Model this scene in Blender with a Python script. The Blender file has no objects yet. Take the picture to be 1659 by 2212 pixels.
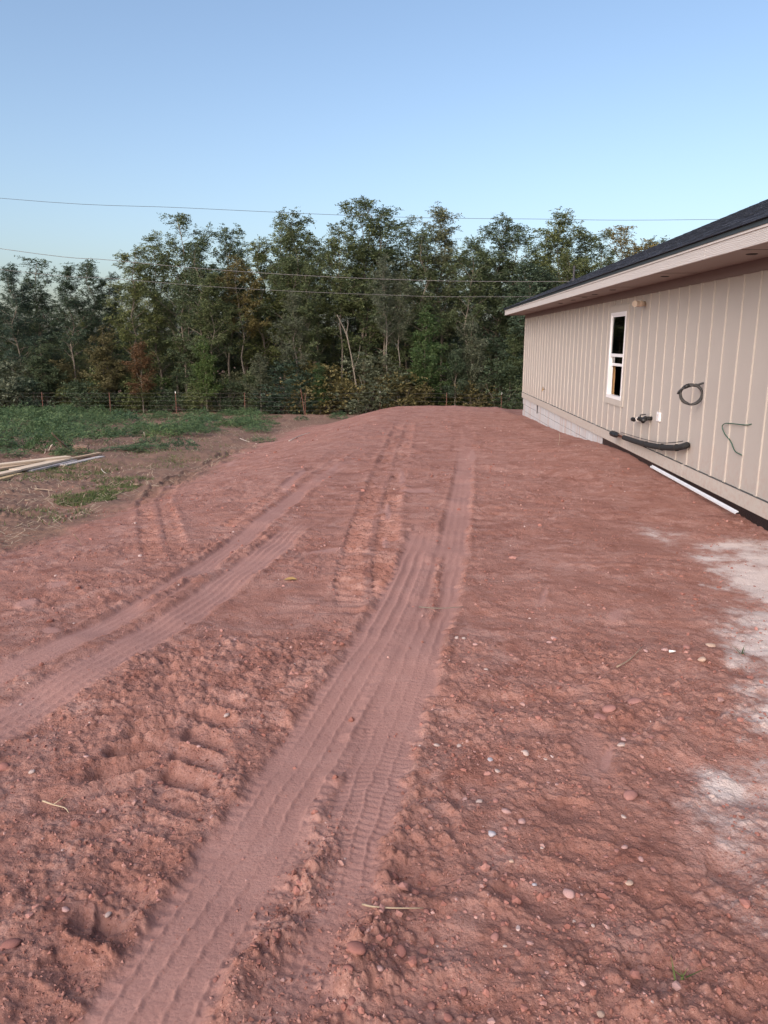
import bpy, bmesh, math, random
import numpy as np
from mathutils import Vector, Matrix
R = math.radians
scene = bpy.context.scene
col = scene.collection

# ------------------------------------------------------------------ camera
FOC, PITCH, YAW, EYE = 0.98, R(12.74), R(1.99), 1.65
cd = bpy.data.cameras.new('camera'); cam = bpy.data.objects.new('camera', cd); col.objects.link(cam)
cd.sensor_fit = 'HORIZONTAL'; cd.sensor_width = 36; cd.lens = 36 * FOC
cd.clip_start = 0.05; cd.clip_end = 3000
cam.location = (0, 0, EYE); cam.rotation_euler = (R(90) - PITCH, 0, YAW)
scene.camera = cam

# ------------------------------------------------------------------ dusk sky, low sun behind the viewer, exposure
SUN_EL, SUN_AZ = R(28), R(210)          # azimuth of the sun itself, clockwise from +Y
w = bpy.data.worlds.new('World'); scene.world = w; w.use_nodes = True
nt = w.node_tree; nt.nodes.clear()
sky = nt.nodes.new('ShaderNodeTexSky'); sky.sky_type = 'NISHITA'; sky.sun_disc = False
sky.sun_elevation = SUN_EL; sky.sun_rotation = SUN_AZ; sky.air_density = 1.0; sky.dust_density = 3.0; sky.ozone_density = 1.6
bg = nt.nodes.new('ShaderNodeBackground'); bg.inputs['Strength'].default_value = 0.069
out = nt.nodes.new('ShaderNodeOutputWorld')
nt.links.new(sky.outputs[0], bg.inputs[0]); nt.links.new(bg.outputs[0], out.inputs[0])
sl = bpy.data.lights.new('sun', 'SUN'); so = bpy.data.objects.new('sun', sl); col.objects.link(so)
sl.energy = 1.3; sl.angle = R(80); sl.color = (1.0, 0.85, 0.83)
sdir = Vector((math.sin(SUN_AZ) * math.cos(SUN_EL), math.cos(SUN_AZ) * math.cos(SUN_EL), math.sin(SUN_EL)))
so.rotation_euler = (-sdir).to_track_quat('-Z', 'Y').to_euler()
scene.view_settings.view_transform = 'Standard'; scene.view_settings.look = 'None'
scene.view_settings.exposure = 1.68; scene.view_settings.gamma = 1.0
scene.cycles.max_bounces = 6; scene.cycles.transparent_max_bounces = 12
scene.cycles.use_denoising = True

# ------------------------------------------------------------------ helpers
FW = Vector((-math.sin(YAW) * math.cos(PITCH), math.cos(YAW) * math.cos(PITCH), -math.sin(PITCH)))
RT = Vector((math.cos(YAW), math.sin(YAW), 0)); UP = RT.cross(FW)
def ray(px, py):                                    # direction of a photo pixel (1659 x 2212 frame)
    return FW * FOC + RT * ((px - 829.5) / 1659) + UP * ((1106 - py) / 1659)
def at_x(px, py, X): d = ray(px, py); return Vector((0, 0, EYE)) + d * (X / d.x)
def at_y(px, py, Y): d = ray(px, py); return Vector((0, 0, EYE)) + d * (Y / d.y)
def at_z(px, py, Z): d = ray(px, py); return Vector((0, 0, EYE)) + d * ((Z - EYE) / d.z)

def tag(o, label=None, cat=None, group=None, kind=None):
    if label: o['label'] = label
    if cat: o['category'] = cat
    if group: o['group'] = group
    if kind: o['kind'] = kind
    return o
def empty(name, loc, rz=0):
    o = bpy.data.objects.new(name, None); col.objects.link(o)
    o.location = loc; o.rotation_euler = (0, 0, rz); o.empty_display_size = 0.1
    return o
def link(name, me, mat=None, parent=None, loc=(0, 0, 0)):
    if mat and not me.materials: me.materials.append(mat)
    o = bpy.data.objects.new(name, me); col.objects.link(o); o.location = loc
    if parent: o.parent = parent
    return o
class MB:
    """collects shapes; build() links them as one mesh object"""
    def __init__(s, org=(0, 0, 0)): s.v = []; s.f = []; s.o = Vector(org)
    def add(s, vs, fs):
        n = len(s.v); s.v += [tuple(Vector(p) - s.o) for p in vs]; s.f += [tuple(i + n for i in f) for f in fs]; return s
    def box(s, a, b):
        (x0, y0, z0), (x1, y1, z1) = a, b
        return s.add([(x0,y0,z0),(x1,y0,z0),(x1,y1,z0),(x0,y1,z0),(x0,y0,z1),(x1,y0,z1),(x1,y1,z1),(x0,y1,z1)],
                     [(0,3,2,1),(4,5,6,7),(0,1,5,4),(1,2,6,5),(2,3,7,6),(3,0,4,7)])
    def tube(s, pts, rad, n=8, cap=True):
        pts = [Vector(p) for p in pts]; m = len(pts)
        if not hasattr(rad, '__len__'): rad = [rad] * m
        vs = []; prev = None
        for i in range(m):
            t = (pts[min(i + 1, m - 1)] - pts[max(i - 1, 0)])
            if t.length < 1e-9: t = Vector((0, 0, 1))
            t.normalize()
            if prev is None:
                a = t.cross(Vector((0, 0, 1)) if abs(t.z) < .9 else Vector((1, 0, 0))).normalized()
            else:
                a = (prev - t * prev.dot(t)).normalized()
            prev = a; b = t.cross(a)
            for k in range(n):
                q = 2 * math.pi * k / n
                vs.append(pts[i] + (a * math.cos(q) + b * math.sin(q)) * rad[i])
        fs = [(i*n+k, i*n+(k+1) % n, (i+1)*n+(k+1) % n, (i+1)*n+k) for i in range(m - 1) for k in range(n)]
        if cap: fs += [tuple(range(n))[::-1], tuple(range((m-1)*n, m*n))]
        return s.add(vs, fs)
    def mesh(s, name, smooth=False):
        me = bpy.data.meshes.new(name); me.from_pydata(s.v, [], s.f); me.update()
        if smooth: me.shade_smooth()
        return me
    def build(s, name, mat, parent=None, loc=(0, 0, 0), smooth=False, bevel=0):
        me = s.mesh(name, smooth)
        if bevel:
            bm = bmesh.new(); bm.from_mesh(me); bmesh.ops.bevel(bm, geom=bm.edges[:], offset=bevel, segments=1, affect='EDGES'); bm.to_mesh(me); bm.free()
        return link(name, me, mat, parent, loc)
def spline(pts, n):
    P = [Vector(p) for p in pts]; P = [P[0] * 2 - P[1]] + P + [P[-1] * 2 - P[-2]]; o = []
    for i in range(1, len(P) - 2):
        for k in range(n):
            t = k / n; a, b, c, d = P[i-1], P[i], P[i+1], P[i+2]
            o.append(0.5 * ((2*b) + (c-a)*t + (2*a-5*b+4*c-d)*t*t + (3*b-a-3*c+d)*t**3))
    o.append(P[-2]); return o

def fast_mesh(name, V, Q, attrs=None, smooth=False):  # numpy verts, quad or tri index array
    me = bpy.data.meshes.new(name); V = np.asarray(V, np.float32); Q = np.asarray(Q, np.int32); k = Q.shape[1]
    me.vertices.add(len(V)); me.vertices.foreach_set('co', V.ravel())
    me.loops.add(Q.size); me.loops.foreach_set('vertex_index', Q.ravel())
    me.polygons.add(len(Q)); me.polygons.foreach_set('loop_start', np.arange(0, Q.size, k, dtype=np.int32))
    me.polygons.foreach_set('use_smooth', np.full(len(Q), smooth))
    for nme, A in (attrs or {}).items():
        ca = me.color_attributes.new(nme, 'FLOAT_COLOR', 'POINT')
        ca.data.foreach_set('color', np.asarray(A, np.float32).ravel())
    me.update(calc_edges=True); me.validate()
    return me

# ------------------------------------------------------------------ materials
def nodes(name):
    m = bpy.data.materials.new(name); m.use_nodes = True; n = m.node_tree
    return m, n, n.nodes['Principled BSDF']
def N(n, t, **kw):
    x = n.nodes.new(t)
    for k, v in kw.items():
        if k in x.inputs: x.inputs[k].default_value = v
        else: setattr(x, k, v)
    return x
def mixc(n, fac, a, b, typ='MIX'):
    x = n.nodes.new('ShaderNodeMix'); x.data_type = 'RGBA'; x.blend_type = typ
    for sock, val in ((x.inputs[0], fac), (x.inputs[6], a), (x.inputs[7], b)):
        if hasattr(val, 'is_linked'): n.links.new(val, sock)
        else: sock.default_value = val if not isinstance(val, tuple) or len(val) == 4 else (*val, 1)
    return x.outputs[2]
def ramp(n, src, a, b, ca=(0, 0, 0), cb=(1, 1, 1)):
    r = n.nodes.new('ShaderNodeValToRGB'); r.color_ramp.elements[0].position = a; r.color_ramp.elements[1].position = b
    r.color_ramp.elements[0].color = (*ca, 1); r.color_ramp.elements[1].color = (*cb, 1)
    n.links.new(src, r.inputs[0]); return r.outputs[0]
def noise(n, scale, detail=4, rough=.6, vec=None, dist=0):
    x = N(n, 'ShaderNodeTexNoise', Scale=scale, Detail=detail, Roughness=rough, Distortion=dist)
    if vec: n.links.new(vec, x.inputs['Vector'])
    return x.outputs['Fac']
def bump(n, b, h, strength, dist):
    x = N(n, 'ShaderNodeBump', Strength=strength, Distance=dist); n.links.new(h, x.inputs['Height']); n.links.new(x.outputs[0], b.inputs['Normal'])
def objvec(n, sx=1, sy=1, sz=1):
    g = n.nodes.new('ShaderNodeNewGeometry'); m = n.nodes.new('ShaderNodeMapping'); m.inputs['Scale'].default_value = (sx, sy, sz)
    n.links.new(g.outputs['Position'], m.inputs[0]); return m.outputs[0]
def plain(name, c, rough=.6, metal=0, var=.15, vs=6, bs=0.0, stretch=(1, 1, 1), spec=.5, bscale=None):
    m, n, b = nodes(name); v = objvec(n, *stretch)
    f = noise(n, vs, 5, .6, v)
    n.links.new(mixc(n, f, tuple(x * (1 - var) for x in c), tuple(min(1, x * (1 + var)) for x in c)), b.inputs['Base Color'])
    b.inputs['Roughness'].default_value = rough; b.inputs['Metallic'].default_value = metal; b.inputs['Specular IOR Level'].default_value = spec
    if bs: bump(n, b, noise(n, bscale or vs * 4, 5, .7, v), bs, .01)
    return m
def leafy(name, c1, c2, dark=1.0):
    m, n, b = nodes(name)
    a = N(n, 'ShaderNodeAttribute', attribute_name='tint'); oi = n.nodes.new('ShaderNodeObjectInfo')
    c = mixc(n, a.outputs['Fac'], c1, c2)
    rr = ramp(n, oi.outputs['Random'], 0, 1, (.72, .78, .9), (1.25, 1.12, .85))
    c = mixc(n, 1.0, c, rr, 'MULTIPLY')
    n.links.new(c, b.inputs['Base Color']); b.inputs['Roughness'].default_value = .6; b.inputs['Specular IOR Level'].default_value = .25
    t = n.nodes.new('ShaderNodeBsdfTranslucent'); n.links.new(c, t.inputs[0])
    mx = N(n, 'ShaderNodeMixShader', Fac=.25); n.links.new(b.outputs[0], mx.inputs[1]); n.links.new(t.outputs[0], mx.inputs[2])
    n.links.new(mx.outputs[0], n.nodes['Material Output'].inputs[0]); return m

# ---- ground material: attribute zones.r = packed track, g = pale chalk dust, b = field soil, a = moist dark
def ground_material():
    m, n, b = nodes('red_clay')
    g = n.nodes.new('ShaderNodeNewGeometry'); P = g.outputs['Position']
    z = N(n, 'ShaderNodeAttribute', attribute_name='zones'); s = n.nodes.new('ShaderNodeSeparateColor'); n.links.new(z.outputs['Color'], s.inputs[0])
    big = noise(n, .9, 6, .65, P, .6); mid = noise(n, 7, 6, .65, P, .3); fine = noise(n, 60, 5, .7, P)
    patch = noise(n, 2.6, 5, .7, P, 1.2)
    c = mixc(n, ramp(n, big, .32, .68), (0.263, 0.128, 0.099), (0.339, 0.186, 0.151))
    c = mixc(n, ramp(n, noise(n, 1.5, 6, .7, P, 1.8), .52, .64), c, (.215, .098, .076))
    c = mixc(n, ramp(n, patch, .48, .66), c, (0.377, 0.223, 0.186))
    c = mixc(n, ramp(n, mid, .50, .72), c, (0.242, 0.111, 0.083))
    c = mixc(n, ramp(n, fine, .52, .70), c, (0.208, 0.089, 0.065))
    c = mixc(n, ramp(n, noise(n, 150, 2, .5, P), .68, .74), c, (0.446, 0.291, 0.243))
    trk = mixc(n, mid, (0.310, 0.172, 0.145), (0.377, 0.223, 0.193)); trk = mixc(n, ramp(n, fine, .55, .75), trk, (0.262, 0.131, 0.105))
    tm = N(n, 'ShaderNodeMath', operation='MULTIPLY'); n.links.new(s.outputs[0], tm.inputs[0]); n.links.new(ramp(n, fine, .2, .6, (.6,.6,.6), (1,1,1)), tm.inputs[1])
    c = mixc(n, tm.outputs[0], c, trk)
    grit = noise(n, 9, 8, .75, P, .8); wv = N(n, 'ShaderNodeMath', operation='MULTIPLY_ADD'); n.links.new(grit, wv.inputs[0]); wv.inputs[1].default_value = .9; n.links.new(s.outputs[1], wv.inputs[2])
    wf = N(n, 'ShaderNodeMath', operation='MULTIPLY_ADD'); n.links.new(noise(n, 130, 4, .7, P), wf.inputs[0]); wf.inputs[1].default_value = .55; n.links.new(wv.outputs[0], wf.inputs[2])
    wr = N(n, 'ShaderNodeMapRange'); wr.inputs[1].default_value = .84; wr.inputs[2].default_value = 1.45; wr.interpolation_type = 'SMOOTHSTEP'; n.links.new(wf.outputs[0], wr.inputs[0])
    c = mixc(n, wr.outputs[0], c, mixc(n, fine, (.47, .39, .36), (.64, .575, .545)))
    soil = mixc(n, mid, (.155, .095, .070), (.235, .145, .108)); soil = mixc(n, ramp(n, fine, .6, .8), soil, (.12, .085, .062))
    soil = mixc(n, ramp(n, noise(n, 25, 5, .7, P, 1.5), .62, .72), soil, (.36, .27, .21))
    c = mixc(n, s.outputs[2], c, soil)
    n.links.new(c, b.inputs['Base Color']); b.inputs['Roughness'].default_value = .95; b.inputs['Specular IOR Level'].default_value = .12
    h1 = noise(n, 60, 8, .8, P); h2 = N(n, 'ShaderNodeTexVoronoi', Scale=85); n.links.new(P, h2.inputs['Vector'])
    ad = N(n, 'ShaderNodeMath', operation='MULTIPLY_ADD'); n.links.new(h2.outputs['Distance'], ad.inputs[0]); ad.inputs[1].default_value = -.35; n.links.new(h1, ad.inputs[2])
    st = N(n, 'ShaderNodeMapRange'); st.inputs[3].default_value = .75; st.inputs[4].default_value = .35; n.links.new(s.outputs[0], st.inputs[0])
    bp = N(n, 'ShaderNodeBump', Distance=.014); n.links.new(ad.outputs[0], bp.inputs['Height']); n.links.new(st.outputs[0], bp.inputs['Strength']); n.links.new(bp.outputs[0], b.inputs['Normal'])
    return m
def siding_material(name, c, var=.06):
    m, n, b = nodes(name); v = objvec(n, 1, 1, .12); v2 = objvec(n)
    f = noise(n, 60, 6, .6, v, 1.2); f2 = noise(n, 1.3, 4, .6, v2)
    c0 = mixc(n, f, tuple(x * (1 - var) for x in c), tuple(x * (1 + var) for x in c))
    c0 = mixc(n, ramp(n, f2, .3, .75), c0, tuple(x * .93 for x in c))
    g_ = n.nodes.new('ShaderNodeNewGeometry'); sp_ = n.nodes.new('ShaderNodeSeparateXYZ'); n.links.new(g_.outputs['Position'], sp_.inputs[0])
    hm = N(n, 'ShaderNodeMapRange'); hm.inputs[1].default_value = .55; hm.inputs[2].default_value = -.1; hm.inputs[3].default_value = 0; hm.inputs[4].default_value = .62; n.links.new(sp_.outputs[2], hm.inputs[0])
    mu = N(n, 'ShaderNodeMath', operation='MULTIPLY'); n.links.new(hm.outputs[0], mu.inputs[0]); n.links.new(ramp(n, noise(n, 14, 6, .7, v2), .45, .75), mu.inputs[1])
    c0 = mixc(n, mu.outputs[0], c0, (.36, .21, .165))                       # splashed red mud
    n.links.new(c0, b.inputs['Base Color']); b.inputs['Roughness'].default_value = .62; b.inputs['Specular IOR Level'].default_value = .3
    bump(n, b, f, .35, .006); return m
def fascia_material(name, c):
    m, n, b = nodes(name); v = objvec(n, 1, .55, 5)
    wv = N(n, 'ShaderNodeTexWave', Scale=4.0, Distortion=9.0, Detail=3.0); wv.inputs['Detail Scale'].default_value = .9; wv.bands_direction = 'Z'; n.links.new(v, wv.inputs['Vector'])
    n.links.new(mixc(n, wv.outputs['Fac'], tuple(x * .90 for x in c), c), b.inputs['Base Color']); b.inputs['Roughness'].default_value = .6
    bump(n, b, wv.outputs['Fac'], .5, .006); return m
def shingle_material():
    m, n, b = nodes('asphalt_shingle'); g = n.nodes.new('ShaderNodeNewGeometry')
    a = N(n, 'ShaderNodeAttribute', attribute_name='tint'); f = noise(n, 220, 3, .7, g.outputs['Position']); f2 = noise(n, 5, 4, .6, g.outputs['Position'])
    c = mixc(n, a.outputs['Fac'], (.010, .014, .024), (.030, .039, .062)); c = mixc(n, ramp(n, f, .55, .75), c, (.055, .068, .10)); c = mixc(n, ramp(n, f2, .5, .8), c, (.03, .034, .042))
    n.links.new(c, b.inputs['Base Color']); b.inputs['Roughness'].default_value = .9; bump(n, b, f, .6, .004); return m
def concrete_material():
    m, n, b = nodes('concrete_block'); v = objvec(n, 1, 6, .4); v2 = objvec(n)
    st = noise(n, 1.2, 5, .65, v); sp = noise(n, 40, 5, .7, v2)
    c = mixc(n, sp, (.36, .36, .37), (.50, .50, .51)); c = mixc(n, ramp(n, st, .5, .72), c, (.40, .29, .25)); c = mixc(n, ramp(n, st, .25, .42, (1,1,1), (0,0,0)), c, (.55, .55, .57))
    n.links.new(c, b.inputs['Base Color']); b.inputs['Roughness'].default_value = .9; bump(n, b, sp, .4, .006); return m
def wood_material(name, c, end=None):
    m, n, b = nodes(name); g = n.nodes.new('ShaderNodeTexCoord'); mp = n.nodes.new('ShaderNodeMapping'); mp.inputs['Scale'].default_value = (1.2, 14, 14); n.links.new(g.outputs['Object'], mp.inputs[0])
    f = noise(n, 3, 5, .6, mp.outputs[0], .6); n.links.new(mixc(n, f, tuple(x * .78 for x in c), tuple(min(1, x * 1.15) for x in c)), b.inputs['Base Color']); b.inputs['Roughness'].default_value = .7; bump(n, b, f, .2, .004); return m
def bark_material(name, c):
    m, n, b = nodes(name); g = n.nodes.new('ShaderNodeTexCoord'); mp = n.nodes.new('ShaderNodeMapping'); mp.inputs['Scale'].default_value = (8, 8, 1.5); n.links.new(g.outputs['Object'], mp.inputs[0])
    f = noise(n, 2.5, 5, .65, mp.outputs[0], .5); n.links.new(mixc(n, f, tuple(x * .6 for x in c), tuple(x * 1.3 for x in c)), b.inputs['Base Color']); b.inputs['Roughness'].default_value = .9; bump(n, b, f, .6, .02); return m
def stone_material():
    m, n, b = nodes('field_stone'); a = N(n, 'ShaderNodeAttribute', attribute_name='tint'); tc = n.nodes.new('ShaderNodeTexCoord')
    f = noise(n, 9, 5, .65, tc.outputs['Object']); c = mixc(n, ramp(n, f, .35, .7), a.outputs['Color'], mixc(n, 1.0, a.outputs['Color'], (.80, .74, .71), 'MULTIPLY'))
    n.links.new(c, b.inputs['Base Color']); b.inputs['Roughness'].default_value = .88; b.inputs['Specular IOR Level'].default_value = .08; bump(n, b, noise(n, 30, 5, .7, tc.outputs['Object']), .5, .004); return m
M = dict(ground=ground_material(), siding=siding_material('painted_siding', (.412, .378, .346)), trim=siding_material('painted_trim', (.45, .415, .375), .04),
    frieze=siding_material('frieze_shade_tone', (.20, .155, .15), .04), fascia=fascia_material('fascia_paint', (.55, .52, .495)), soffit=plain('soffit_paint', (.29, .24, .215), .7, var=.05), vent=plain('vent_dark', (.02, .016, .014), .8),  # frieze: shade under the soffit is put into its darker colour
    drip=plain('drip_edge_white', (.62, .58, .55), .45, var=.04), dripdark=plain('drip_edge_dark', (.035, .045, .05), .5), shingle=shingle_material(), concrete=concrete_material(),
    mortar=plain('mortar', (.25, .235, .225), .95), membrane=plain('black_membrane', (.008, .009, .011), .35, var=.4, vs=9, bs=.5), vinyl=plain('white_vinyl', (.78, .78, .80), .35, var=.02),
    jamb=wood_material('window_jamb_wood', (.45, .27, .13)), dark_in=plain('interior_dark', (.05, .045, .04), .9), black=plain('black_rubber', (.012, .012, .013), .5, var=.25, vs=20),
    foam=plain('black_foam', (.014, .014, .015), .85, bs=.4, vs=30), copper=plain('copper_pipe', (.45, .18, .1), .35, 1), brass=plain('brass', (.35, .22, .09), .4, 1), green=plain('green_wire', (.01, .075, .045), .45),
    pvc=plain('primed_pipe', (.62, .50, .40), .5, var=.05), white=plain('white_metal', (.60, .63, .67), .35, var=.12, vs=14), steel=plain('dark_steel', (.05, .05, .055), .5, .7), rust=plain('rusty_post', (.11, .045, .03), .85, var=.4, vs=20),
    posttip=plain('post_tip_white', (.6, .6, .58), .6), wire=plain('fence_wire', (.22, .21, .20), .5, .6), cable=plain('power_cable', (.035, .035, .037), .6), cable2=plain('bare_conductor', (.13, .126, .122), .6, .2),
    bark=bark_material('grey_bark', (.17, .145, .115)), bark2=bark_material('pale_bark', (.165, .145, .12)), stone=stone_material(),
    twig=plain('dry_twig', (.27, .20, .145), .85, var=.35, vs=25), straw=plain('dry_straw', (.36, .28, .19), .85, var=.3, vs=30), bleached=plain('bleached_wood', (.50, .44, .38), .85, var=.2, vs=20),
    plastic=plain('white_plastic', (.72, .72, .70), .4, var=.03), slab=plain('rough_brown_slab', (.20, .125, .09), .9, bs=.6, vs=12), dryleaf=plain('dry_leaf', (.26, .17, .06), .7, var=.4, vs=60))

# ------------------------------------------------------------------ terrain
rng = np.random.default_rng(7); TAB = rng.random((256, 256)); JX = rng.random((256, 256)); JY = rng.random((256, 256))
def vn(x, y):                                        # value noise 0..1
    xi = np.floor(x).astype(int); yi = np.floor(y).astype(int); u = x - xi; v = y - yi
    u = u*u*u*(u*(u*6-15)+10); v = v*v*v*(v*(v*6-15)+10); a = xi & 255; b = yi & 255; c = (xi+1) & 255; d = (yi+1) & 255
    return (TAB[a, b]*(1-u) + TAB[c, b]*u)*(1-v) + (TAB[a, d]*(1-u) + TAB[c, d]*u)*v
def fbm(x, y, o=4, g=.5):
    s = 0; a = 1; t = 0
    for i in range(o):
        s = s + a*(vn(x*2**i + 17.3*i, y*2**i + 41.7*i) - .5); t += a; a *= g
    return s / t * 2
def worley(x, y, so=0):                              # distance to nearest jittered point, and its random id
    xi = np.floor(x).astype(int); yi = np.floor(y).astype(int); best = np.full(x.shape, 9.); bid = np.zeros(x.shape)
    for dx in (-1, 0, 1):
        for dy in (-1, 0, 1):
            a = (xi+dx+so) & 255; b = (yi+dy+so*3) & 255
            d = np.hypot(xi+dx+JX[a, b]-x, yi+dy+JY[a, b]-y); k = d < best
            best = np.where(k, d, best); bid = np.where(k, TAB[a, b], bid)
    return best, bid
def ss(a, b, x): t = np.clip((x-a)/(b-a), 0, 1); return t*t*(3-2*t)
WALL_X = 3.6
def base_height(x, y):
    x = np.asarray(x, float); y = np.asarray(y, float)
    field = .12 - .058*np.clip(y, 2, 62) + .12*fbm(x*.16+9, y*.16+3, 3)*ss(8, 16, y)
    field = np.where(y < 2, .004, field)
    pad = -.0205*np.clip(y, 0, 40)
    wallz = np.interp(y, [0, 7, 8, 11, 13.25, 17.1, 20, 24.45, 30], [-.20, -.20, -.19, -.16, -.16, -.41, -.52, -.64, -.7])
    pad = pad + (np.maximum(wallz, -.03-.021*y) - pad)*ss(1.6, 2.8, x); pad = pad + (wallz - pad)*ss(3.0, 3.55, x)
    lo = np.interp(y, [0, 6, 9, 12, 16, 22, 28], [-7, -4.6, -4.4, -4.3, -4.4, -4.4, -4.2]); hi = np.interp(y, [0, 6, 12, 20, 28], [-2, -1.8, -1.4, -.6, 0])
    wgt = ss(lo, hi, x)*(1 - ss(26.3, 33.5, y + .35*np.clip(x-3, 0, 4)))
    return field + (pad - field)*wgt
def ground_at(px, py, lift=0):                       # where the ray through a photo pixel meets the ground
    d = ray(px, py); lo, t = 0.0, 0.0
    for t in np.geomspace(.5, 90, 500):
        p = Vector((0, 0, EYE)) + d*(t/d.y)
        if p.z < base_height(p.x, p.y) + lift: break
        lo = t
    hi = t
    for _ in range(24):
        mi = (lo+hi)/2; p = Vector((0, 0, EYE)) + d*(mi/d.y)
        if p.z < base_height(p.x, p.y) + lift: hi = mi
        else: lo = mi
    return Vector((0, 0, EYE)) + d*(hi/d.y)

# tyre marks: centre lines given as photo pixels, laid on the ground; (points, width m, kind, depth)
TRACKS = [
    ([(290,2260),(385,2100),(470,1960),(575,1790),(668,1640),(760,1490),(838,1360),(893,1240),(935,1120)], .36, 'tread', .014),
    ([(575,2300),(645,2120),(712,1950),(778,1760),(838,1580),(900,1420),(962,1240),(992,1090),(1005,985),(1003,920)], .27, 'fine', .016),
    ([(-140,1520),(0,1455),(170,1375),(330,1290),(455,1210),(560,1133),(650,1062),(730,1008),(800,965)], .21, 'fine', .014),
    ([(-200,1660),(0,1555),(140,1475),(290,1388),(430,1300),(540,1218),(615,1160),(665,1112)], .29, 'tread', .014),
    ([(800,1330),(795,1250),(800,1190),(815,1110),(838,1030),(858,965),(878,905)], .50, 'lug', .055),
    ([(372,1228),(350,1160),(338,1108),(335,1080),(375,1042),(450,1005),(540,965)], .42, 'lug', .042),
    ([(480,1160),(540,1120),(610,1070),(690,1010),(760,960)], .38, 'lug', .036),
    ([(462,1380),(418,1500),(350,1640),(255,1800),(150,1960),(20,2150),(-60,2280)], .54, 'biglug', .036),
    ([(960,1660),(925,1760),(890,1850),(850,1950)], .26, 'biglug', .045),
    ([(1460,1820),(1330,1935),(1190,2040),(1050,2130),(930,2230)], .55, 'biglug', .013),
    ([(470,2260),(545,2130),(610,2010),(672,1890),(720,1790),(752,1710)], .13, 'berm', .042),
    ([(735,2260),(770,2130),(805,2020),(835,1940),(860,1850)], .20, 'berm', .050),
    ([(290,1318),(340,1288),(395,1256),(440,1228)], .10, 'berm', .035),
    ([(928,1350),(936,1300),(946,1250),(952,1190)], .07, 'berm', .015),
    ([(1250,1560),(1290,1660),(1330,1760)], .12, 'rub', .010),
    ([(1005,985),(1000,930),(985,885)], .5, 'lug', .018),
    ([(60,1180),(95,1160),(130,1150)], .4, 'lug', .03),
]
RUBS = [(635,1035,40,7,-38),(625,1050,18,6,-40),(720,1012,16,5,-35),(868,1032,8,20,0),(838,1105,8,26,0),(832,1170,6,16,0),(500,1000,14,4,-30),(700,1190,50,5,-5),
        (130,1262,34,9,-8),(60,1300,30,10,-10),(110,1362,22,8,0),(1020,985,10,18,0),(1175,1285,10,26,20),(1310,1640,14,40,20),(905,1062,60,5,0),(1330,1330,26,20,0)]
def prep_tracks():
    out = []
    for pts, wd, kind, dep in TRACKS:
        P = [ground_at(*p) for p in pts]; S = spline(P, 10); A = np.array([(p.x, p.y) for p in S])
        L = np.concatenate([[0], np.cumsum(np.hypot(*(A[1:]-A[:-1]).T))]); out.append((A, L, wd, kind, dep))
    return out
TR = prep_tracks()
def tri(t): return np.abs((t % 1) - .5)*4 - 1
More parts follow.
